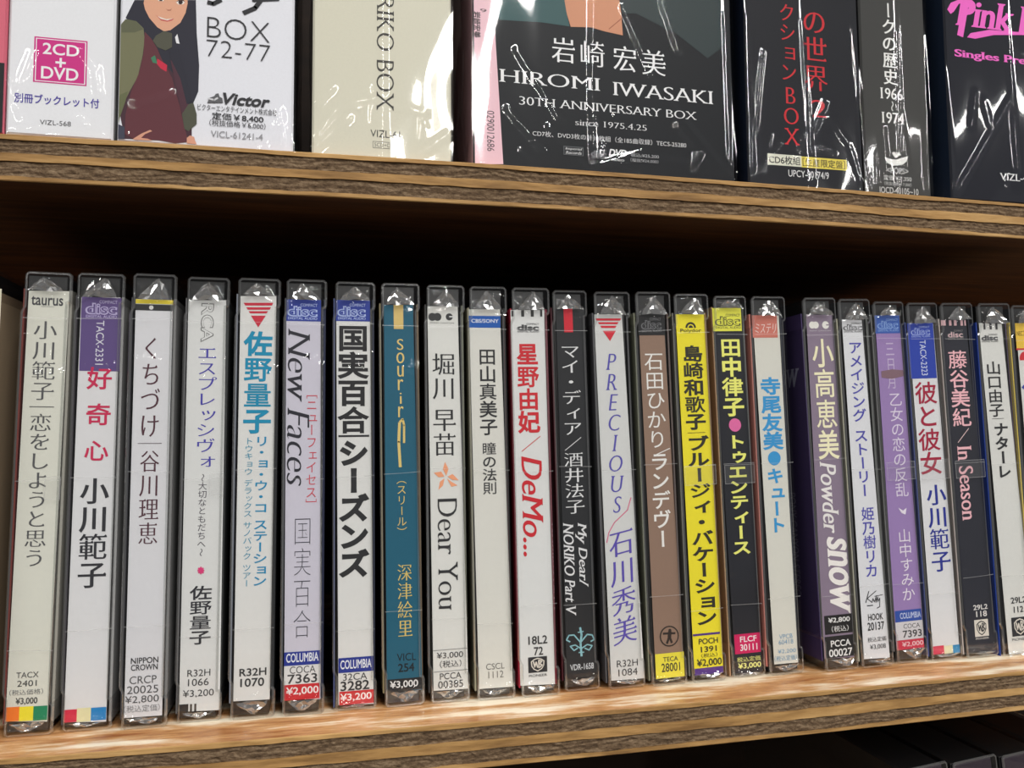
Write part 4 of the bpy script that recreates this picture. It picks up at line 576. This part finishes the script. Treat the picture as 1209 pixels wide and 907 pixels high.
BOXES = [
  {'x': -7.02, 'y': 1.5, 'w': 13.2, 'h': 150, 'd': 90, 'c': (206, 104, 122), 'left': (206, 104, 122), 'right': (190, 90, 110), 'label': 'pink and black boxed set cropped by the left edge on upper shelf', 'els': [('p', [(-0.23, -3.25), (15.04, -3.25), (15.04, 20.04), (-0.23, 20.04)], (30, 30, 32))], 'cr': []},
  {'x': 6.6, 'y': 1.5, 'w': 27.28, 'h': 190, 'd': 60, 'c': (222, 223, 227), 'left': (190, 190, 195), 'right': (205, 205, 208), 'label': 'white film-wrapped boxed set with magenta square on upper shelf', 'els': [('p', [(6.51, 15.39), (20.12, 15.39), (20.12, 28.48), (6.51, 28.48)], (196, 48, 128)), ('p', [(6.93, 15.73), (19.78, 15.73), (19.78, 28.1), (6.93, 28.1)], (225, 220, 225)), ('p', [(7.18, 15.97), (19.51, 15.97), (19.51, 27.86), (7.18, 27.86)], (196, 48, 128)), ('h', '2CD', 8.78, 23.69, 17.96, 26.85, (228, 228, 230), 'b'), ('h', '+', 12.12, 20.24, 14.61, 22.81, (228, 228, 230), 'b'), ('h', 'DVD', 8.55, 16.63, 17.92, 20.02, (228, 228, 230), 'b'), ('h', '別冊ブックレット付', 2.01, 9.23, 23.53, 11.93, (72, 60, 152), 'b'), ('h', 'VIZL-568', 8.57, 3.43, 16.44, 4.78, (90, 90, 94), '')], 'cr': [[(3.13, 8.23), (4.95, 3.57), (2.91, 1.49)], [(19.9, 6.51), (23.95, 1.95)], [(2.92, 1.01), (11.34, 3.37), (22.19, 2.3)], [(19.42, 25.62), (22.83, 21.02), (23.67, 13.71)], [(6.48, 24.28), (3.37, 14.27)]]},
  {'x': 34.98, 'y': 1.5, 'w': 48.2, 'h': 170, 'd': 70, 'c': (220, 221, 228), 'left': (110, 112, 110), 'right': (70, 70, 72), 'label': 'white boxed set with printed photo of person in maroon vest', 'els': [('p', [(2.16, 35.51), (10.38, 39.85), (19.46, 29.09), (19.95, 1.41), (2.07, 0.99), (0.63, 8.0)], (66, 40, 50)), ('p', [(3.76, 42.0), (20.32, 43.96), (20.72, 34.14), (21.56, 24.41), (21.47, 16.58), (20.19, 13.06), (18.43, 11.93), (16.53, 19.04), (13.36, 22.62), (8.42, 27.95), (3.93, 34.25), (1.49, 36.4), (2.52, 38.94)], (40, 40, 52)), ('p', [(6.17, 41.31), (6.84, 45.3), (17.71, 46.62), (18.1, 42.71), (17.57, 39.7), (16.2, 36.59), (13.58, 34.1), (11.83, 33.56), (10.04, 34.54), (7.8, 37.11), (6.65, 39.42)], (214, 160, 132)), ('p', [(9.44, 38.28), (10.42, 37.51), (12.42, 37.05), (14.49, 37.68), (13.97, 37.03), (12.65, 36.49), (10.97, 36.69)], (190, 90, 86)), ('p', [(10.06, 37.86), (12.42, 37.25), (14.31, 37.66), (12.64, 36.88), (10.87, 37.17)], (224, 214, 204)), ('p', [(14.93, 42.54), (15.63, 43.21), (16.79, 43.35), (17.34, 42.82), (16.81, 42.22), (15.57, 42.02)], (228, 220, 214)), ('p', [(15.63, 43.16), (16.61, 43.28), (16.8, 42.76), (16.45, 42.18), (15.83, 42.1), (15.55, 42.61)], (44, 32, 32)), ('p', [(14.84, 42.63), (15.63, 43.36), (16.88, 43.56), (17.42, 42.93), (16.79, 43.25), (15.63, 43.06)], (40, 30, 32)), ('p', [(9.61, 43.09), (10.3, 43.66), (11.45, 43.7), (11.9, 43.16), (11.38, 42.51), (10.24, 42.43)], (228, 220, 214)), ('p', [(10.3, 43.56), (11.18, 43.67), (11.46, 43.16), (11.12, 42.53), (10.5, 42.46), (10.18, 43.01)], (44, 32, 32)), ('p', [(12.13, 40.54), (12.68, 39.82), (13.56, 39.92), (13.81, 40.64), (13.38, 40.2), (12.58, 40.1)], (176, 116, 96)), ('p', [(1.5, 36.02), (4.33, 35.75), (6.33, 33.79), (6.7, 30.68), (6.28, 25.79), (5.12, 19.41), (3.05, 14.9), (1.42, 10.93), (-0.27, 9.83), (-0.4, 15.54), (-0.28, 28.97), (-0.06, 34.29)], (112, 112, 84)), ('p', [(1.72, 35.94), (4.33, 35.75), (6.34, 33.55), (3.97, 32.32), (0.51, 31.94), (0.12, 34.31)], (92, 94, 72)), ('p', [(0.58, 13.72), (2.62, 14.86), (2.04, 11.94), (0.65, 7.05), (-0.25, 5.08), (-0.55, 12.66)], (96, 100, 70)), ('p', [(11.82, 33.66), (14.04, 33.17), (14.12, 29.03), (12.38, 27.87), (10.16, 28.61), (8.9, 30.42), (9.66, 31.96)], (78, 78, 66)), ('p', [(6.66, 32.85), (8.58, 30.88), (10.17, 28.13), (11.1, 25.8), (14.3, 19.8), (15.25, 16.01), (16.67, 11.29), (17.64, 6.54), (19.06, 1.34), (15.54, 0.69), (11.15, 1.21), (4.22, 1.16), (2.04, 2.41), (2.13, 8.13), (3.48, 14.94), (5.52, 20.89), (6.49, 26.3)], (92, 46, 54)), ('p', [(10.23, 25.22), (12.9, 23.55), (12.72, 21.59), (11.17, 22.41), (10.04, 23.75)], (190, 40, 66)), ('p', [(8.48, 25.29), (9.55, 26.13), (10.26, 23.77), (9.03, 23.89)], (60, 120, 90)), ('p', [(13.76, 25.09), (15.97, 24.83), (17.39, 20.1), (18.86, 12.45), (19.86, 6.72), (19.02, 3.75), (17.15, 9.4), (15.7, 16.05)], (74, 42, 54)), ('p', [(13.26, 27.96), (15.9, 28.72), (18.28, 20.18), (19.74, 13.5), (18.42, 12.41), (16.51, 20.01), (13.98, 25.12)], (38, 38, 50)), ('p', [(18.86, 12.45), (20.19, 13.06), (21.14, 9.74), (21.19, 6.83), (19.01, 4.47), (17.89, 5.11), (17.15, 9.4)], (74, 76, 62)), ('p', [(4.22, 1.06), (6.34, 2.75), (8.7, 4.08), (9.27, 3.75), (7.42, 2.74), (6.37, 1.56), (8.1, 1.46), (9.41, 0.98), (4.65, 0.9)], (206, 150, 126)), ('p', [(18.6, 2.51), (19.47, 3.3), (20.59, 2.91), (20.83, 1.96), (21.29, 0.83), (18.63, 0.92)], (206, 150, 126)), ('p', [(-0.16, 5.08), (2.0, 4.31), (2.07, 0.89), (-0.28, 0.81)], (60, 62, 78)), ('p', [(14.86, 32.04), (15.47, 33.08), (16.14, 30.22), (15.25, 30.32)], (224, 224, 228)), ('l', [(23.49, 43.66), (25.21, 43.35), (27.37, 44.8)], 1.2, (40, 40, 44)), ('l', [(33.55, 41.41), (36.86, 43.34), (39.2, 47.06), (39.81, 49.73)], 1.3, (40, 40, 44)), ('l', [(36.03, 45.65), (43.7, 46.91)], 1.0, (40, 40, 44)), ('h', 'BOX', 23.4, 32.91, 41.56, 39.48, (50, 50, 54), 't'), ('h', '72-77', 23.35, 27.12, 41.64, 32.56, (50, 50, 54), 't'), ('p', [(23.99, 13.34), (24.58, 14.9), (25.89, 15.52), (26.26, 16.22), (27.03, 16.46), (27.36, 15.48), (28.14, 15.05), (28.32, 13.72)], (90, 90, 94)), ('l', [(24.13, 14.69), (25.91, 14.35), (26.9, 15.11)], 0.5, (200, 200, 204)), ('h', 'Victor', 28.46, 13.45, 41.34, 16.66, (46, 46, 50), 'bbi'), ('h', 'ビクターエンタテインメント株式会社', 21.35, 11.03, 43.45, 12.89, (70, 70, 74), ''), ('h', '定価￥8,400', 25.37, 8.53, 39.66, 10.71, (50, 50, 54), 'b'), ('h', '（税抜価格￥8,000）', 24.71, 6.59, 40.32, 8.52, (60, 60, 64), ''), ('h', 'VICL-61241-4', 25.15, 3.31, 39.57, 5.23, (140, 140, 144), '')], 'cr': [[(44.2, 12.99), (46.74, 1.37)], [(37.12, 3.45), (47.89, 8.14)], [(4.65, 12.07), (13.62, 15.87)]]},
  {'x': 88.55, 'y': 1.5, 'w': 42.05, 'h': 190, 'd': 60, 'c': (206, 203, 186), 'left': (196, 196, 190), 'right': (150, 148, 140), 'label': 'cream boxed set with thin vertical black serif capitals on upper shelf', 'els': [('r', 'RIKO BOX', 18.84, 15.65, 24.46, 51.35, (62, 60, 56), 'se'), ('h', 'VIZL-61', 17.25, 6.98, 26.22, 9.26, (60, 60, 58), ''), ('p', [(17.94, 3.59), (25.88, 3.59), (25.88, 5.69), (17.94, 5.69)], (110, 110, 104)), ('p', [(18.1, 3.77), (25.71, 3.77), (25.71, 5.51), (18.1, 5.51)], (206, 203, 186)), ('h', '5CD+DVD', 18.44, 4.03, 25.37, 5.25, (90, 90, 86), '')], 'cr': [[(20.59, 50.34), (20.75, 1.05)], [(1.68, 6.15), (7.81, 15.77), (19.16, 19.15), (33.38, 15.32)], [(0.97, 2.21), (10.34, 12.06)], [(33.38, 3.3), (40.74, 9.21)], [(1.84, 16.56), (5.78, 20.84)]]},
  {'x': 137.52, 'y': 1.5, 'w': 89.47, 'h': 180, 'd': 110, 'c': (28, 30, 34), 'left': (178, 140, 146), 'right': (30, 34, 40), 'label': 'large black boxed set with pale pink strip and white serif capitals', 'els': [('p', [(7.41, 57.53), (29.75, 60.24), (30.95, 52.84), (31.89, 48.59), (22.47, 48.89), (8.44, 48.2)], (40, 78, 80)), ('p', [(48.68, 62.53), (86.83, 67.15), (87.15, 48.24), (80.38, 42.85), (69.14, 50.22), (54.86, 55.58), (50.12, 55.04)], (34, 48, 50)), ('p', [(29.75, 60.24), (48.68, 62.53), (49.73, 54.99), (50.15, 47.55), (43.77, 48.23), (39.15, 49.09), (32.26, 48.48), (30.95, 52.84)], (196, 136, 104)), ('l', [(45.34, 49.16), (50.09, 53.5)], 0.3, (150, 90, 66)), ('p', [(0.27, 55.57), (6.43, 56.31), (9.51, 1.37), (0.47, 0.73)], (226, 186, 196)), ('h', '9', 2.32, 50.05, 4.4, 51.16, (60, 50, 54), ''), ('r', '岩崎宏美', 0.05, 41.58, 2.48, 50.0, (60, 50, 54), 'bb'), ('r', '029H4001', 3.04, 28.77, 5.39, 38.43, (60, 50, 54), ''), ('r', '0290012686', 4.36, 5.21, 6.7, 18.2, (60, 50, 54), ''), ('h', '岩', 25.75, 36.14, 33.46, 44.59, (228, 228, 230), 'm'), ('h', '崎', 35.57, 35.78, 43.65, 44.46, (228, 228, 230), 'm'), ('h', '宏', 46.73, 35.28, 54.56, 43.95, (228, 228, 230), 'm'), ('h', '美', 56.75, 34.97, 65.04, 43.65, (228, 228, 230), 'm'), ('h', 'HIROMI', 8.9, 27.82, 41.43, 32.27, (226, 226, 228), 'se'), ('h', 'IWASAKI', 46.84, 26.85, 81.56, 31.6, (226, 226, 228), 'se'), ('h', '30TH ANNIVERSARY BOX', 14.81, 21.0, 75.69, 23.85, (220, 220, 222), 'se'), ('h', 'since 1975.4.25', 33.35, 15.85, 57.92, 17.87, (210, 210, 212), 'se'), ('h', 'CD7枚、DVD3枚の計10枚組（全185曲収録）TECS-25280', 19.13, 11.18, 71.86, 13.04, (206, 206, 208), ''), ('p', [(29.33, 5.82), (35.96, 5.82), (35.96, 8.69), (29.33, 8.69)], (100, 102, 106)), ('p', [(29.48, 5.96), (35.81, 5.96), (35.81, 8.54), (29.48, 8.54)], (34, 36, 40)), ('h', 'Imperial', 29.94, 7.37, 35.52, 8.33, (190, 190, 192), 'sib'), ('h', 'Records', 30.07, 6.19, 35.35, 7.15, (190, 190, 192), 'sib'), ('disc', '', 38.68, 5.4, 43.73, 8.37, (120, 122, 126), ''), ('h', 'DVD', 44.66, 6.69, 50.69, 8.78, (226, 226, 228), 'bbi'), ('h', 'VIDEO', 45.08, 5.03, 49.87, 5.63, (200, 200, 202), 'b'), ('h', '税込:¥25,200', 52.15, 6.76, 61.98, 8.12, (170, 170, 174), ''), ('h', '（税抜:¥24,000）', 52.04, 5.1, 61.78, 6.38, (160, 160, 164), '')], 'cr': [[(39.98, 58.43), (39.26, 29.84), (39.44, 2.87)], [(50.24, 56.75), (60.26, 34.69), (88.6, 3.68)], [(24.53, 14.55), (38.28, 2.24)], [(14.15, 38.6), (27.95, 17.61)], [(40.59, 2.95), (56.76, 8.62), (74.78, 7.06)], [(68.96, 18.15), (76.39, 10.06), (73.22, 5.51)], [(11.24, 18.97), (22.21, 7.46)], [(63.83, 61.26), (69.55, 44.33)], [(87.12, 64.01), (87.78, 7.99)]]},
  {'x': 232.03, 'y': 1.5, 'w': 44.44, 'h': 200, 'd': 70, 'c': (30, 31, 37), 'left': (26, 34, 52), 'right': (30, 30, 36), 'label': 'black boxed set with vertical red letters and small yellow tag', 'els': [('v', 'の世界', 22.33, 35.23, 31.47, 64.9, (188, 34, 44), 'm'), ('h', '2', 24.64, 25.78, 30.67, 32.17, (188, 34, 44), 'se'), ('v', 'クション', 13.27, 37.68, 19.36, 65.59, (188, 34, 44), 'm'), ('s', 'BOX', 13.51, 14.55, 20.11, 36.29, (188, 34, 44), 'se'), ('p', [(7.3, 7.72), (20.25, 7.72), (20.25, 11.6), (7.3, 11.6)], (206, 206, 190)), ('h', 'CD6枚組', 7.84, 8.22, 19.7, 11.1, (44, 44, 44), 'b'), ('p', [(20.21, 7.65), (37.82, 7.65), (37.82, 11.44), (20.21, 11.44)], (214, 196, 80)), ('h', '［生産限定盤］', 20.63, 8.15, 37.25, 10.93, (60, 54, 36), 'b'), ('h', 'UPCY-90174/9', 15.01, 4.09, 30.63, 6.47, (214, 214, 216), '')], 'cr': [[(21.82, 67.47), (23.48, 2.68)], [(41.42, 69.79), (44.78, 1.94)], [(6.48, 47.57), (2.45, 20.41)], [(31.27, 25.77), (38.31, 17.24), (42.84, 3.94)], [(25.18, 22.25), (29.5, 31.68)], [(0.58, 64.96), (0.74, 5.59)]]},
  {'x': 277.15, 'y': 1.5, 'w': 27.01, 'h': 200, 'd': 70, 'c': (62, 62, 61), 'left': (40, 40, 42), 'right': (48, 48, 48), 'label': 'charcoal grey boxed set with white whale emblem near the foot', 'els': [('v', 'ークの歴史', 9.09, 40.33, 14.71, 70.66, (224, 224, 222), 'mb'), ('h', '1966', 7.7, 34.91, 16.53, 38.98, (224, 224, 222), 'seb'), ('v', '〜', 10.58, 30.6, 13.67, 34.27, (224, 224, 222), ''), ('h', '1974', 7.9, 26.06, 16.72, 30.11, (224, 224, 222), 'seb'), ('p', [(8.16, 13.7), (10.17, 13.07), (12.79, 13.0), (17.85, 14.66), (17.17, 12.8), (15.35, 11.37), (11.23, 10.69), (8.95, 11.7)], (214, 214, 210)), ('p', [(12.52, 13.5), (11.14, 15.21), (12.04, 15.92), (12.88, 15.08), (14.09, 15.95), (14.63, 14.95)], (214, 214, 210)), ('h', '<POPS>', 8.81, 7.99, 17.6, 10.06, (200, 200, 198), ''), ('h', '定価￥7,350', 7.39, 5.27, 18.8, 7.21, (200, 200, 198), ''), ('h', '（税抜価格￥7,000）', 7.59, 3.47, 18.7, 4.89, (170, 170, 168), ''), ('h', 'IOCD-40105~10', 5.6, 0.65, 21.4, 2.85, (200, 200, 198), '')], 'cr': [[(15.13, 72.02), (13.71, 1.91)], [(14.34, 31.23), (16.85, 9.79)], [(25.12, 73.21), (25.29, 2.64)], [(7.11, 24.44), (7.96, 4.6)]]},
  {'x': 312.68, 'y': 1.5, 'w': 62.38, 'h': 190, 'd': 110, 'c': (22, 24, 34), 'left': (34, 46, 66), 'right': (22, 24, 34), 'label': 'navy black boxed set with pink script at the right edge', 'els': [('h', 'Pink La', 5.89, 65.64, 44.62, 75.8, (228, 98, 190), 'sibb'), ('p', [(1.48, 71.07), (3.13, 73.74), (7.79, 75.9), (12.37, 75.9), (13.79, 73.83), (12.1, 70.96), (9.06, 69.27), (8.71, 70.3), (10.87, 72.6), (9.74, 74.34), (6.66, 73.8), (4.27, 70.5), (2.81, 69.45)], (228, 98, 190)), ('p', [(9.56, 61.33), (11.18, 63.1), (19.48, 65.26), (36.22, 66.0), (44.73, 66.01), (44.67, 65.09), (34.04, 64.86), (21.45, 63.5), (13.11, 61.17)], (228, 98, 190)), ('l', [(9.76, 74.7), (6.53, 61.44)], 2.6, (228, 98, 190)), ('h', 'Singles Pre', 3.97, 52.73, 35.1, 56.32, (228, 98, 190), 'sebb'), ('h', 'VIZL-4', 21.28, 8.56, 33.3, 11.21, (214, 214, 216), 'seb')], 'cr': [[(-5.72, 73.76), (-2.15, 0.97)], [(26.61, 77.59), (28.53, 13.03)], [(11.5, 40.41), (8.97, 27.47)], [(26.25, 38.52), (2.27, 3.42)], [(34.27, 78.5), (34.64, 58.82)], [(15.02, 37.53), (17.47, 28.16)], [(-3.17, 74.06), (0.11, 3.28)]]},
]
for k, d in enumerate(DISCS): disc_case(k, d)

# ------------------------------------------------------------------ boxed sets on the upper shelf
def boxed_set(k, d):
    w, h, dp = d['w'], d['h'], d['d']
    root = empty('boxed_set', (d['x'], d['y'], UPPER_Z+UPPER_T)); tag(root, d['label'], 'box', 'boxed sets on the upper shelf')
    v, f = box_geo(0, w, 0, dp, .1, h, .6)
    colors = []
    for q in f:
        c = [sum(v[i][a] for i in q)/len(q) for a in range(3)]
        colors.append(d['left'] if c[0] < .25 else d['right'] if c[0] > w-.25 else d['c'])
    body = mesh_obj('box_body', v, f, M_CARD, root, colors=colors)
    els = [('p', [(min(max(a, .3), w-.3), min(max(b, .3), h)) for a, b in e[1]], e[2]) if e[0] == 'p' else e for e in d['els']]
    print_all(els, d['c'], body, -.01)
    r = random.Random(40+k)
    cr = [(pl, r.uniform(.4, .6), r.uniform(1.7, 2.4)) for pl in d['cr']]
    top = min(h-.5, 60)
    for _ in range(4 if w > 15 else 2):
        a = (r.uniform(.05, .95)*w, r.uniform(0, 14)); cr.append(([a, (a[0]+r.uniform(-9, 9), a[1]+r.uniform(2, 14))], r.uniform(.15, .35), r.uniform(.5, .9)))
    zs = frange(.4, top, .6)+[h-.4]
    film('film_wrap', root, frange(-.5, w+.5, .6), zs, -.35, M_BOXFILM, cr, .16 if w > 60 else .3, 50+k*2.3)
    for sx in (-.5, w+.5):           # film over the two sides
        ys = frange(-.3, dp, 2.5); vz = frange(.4, top, 2.5)+[h-.4]; v = []
        for z in vz:
            for yy in ys:
                b_ = (.5+.9*(noise.noise(Vector((yy*.15, z*.08, k*3.3+sx)))))*(1 if sx > 0 else -1)*(0.05 if yy < 0 else 1)
                v.append((sx+b_*.6, yy, z))
        n = len(ys); f = [(j*n+i, j*n+i+1, (j+1)*n+i+1, (j+1)*n+i) if sx > 0 else (j*n+i+1, j*n+i, (j+1)*n+i, (j+1)*n+i+1) for j in range(len(vz)-1) for i in range(n-1)]
        mesh_obj('film_side', v, f, M_BOXFILM, root, smooth=True)
    return root
for k, d in enumerate(BOXES): boxed_set(k, d)

# ------------------------------------------------------------------ dark cases on the lowest shelf, only their tops in view
names = ['dark plum case on the lowest shelf, leftmost of those with tops in view', 'dark plum case on the lowest shelf, second from the left of those in view',
         'dark plum case on the lowest shelf, third from the left, under the middle shelf', 'dark plum case on the lowest shelf at the bottom right corner']
M_PLUM = plastic('plum card', (44, 34, 46), .4)
for i in range(4):
    w, h = 18.7, 134.2+i*.5
    root = empty('dark_case', (303.2+i*20.9, 12, -LOWER_T-154.6), (0, -.09, 0)); tag(root, names[i], 'cd case', 'dark cases on the lowest shelf')
    shell(w, h, 120, root)
    v, f = box_geo(1.2, w-1.8, .9, 2, 1, h-1.4, .3); mesh_obj('card_cover', v, f, M_PLUM, root)
    v, f = box_geo(.5, w-1.7, 2.1, 118, 1, h-1.2, .2); mesh_obj('disc_tray', v, f, M_TRAY, root)
    r = random.Random(i); cr = [([(r.uniform(1, w-1), h-r.uniform(1, 9)), (r.uniform(1, w-1), h-r.uniform(1, 9))], .5, .6) for _ in range(7)]
    film('film_sleeve', root, frange(.3, w-.4, .6), frange(.6, h-20, 8)+frange(h-20, h-.5, .6)[1:], -.15, M_FILM, cr, .4, 90+i)
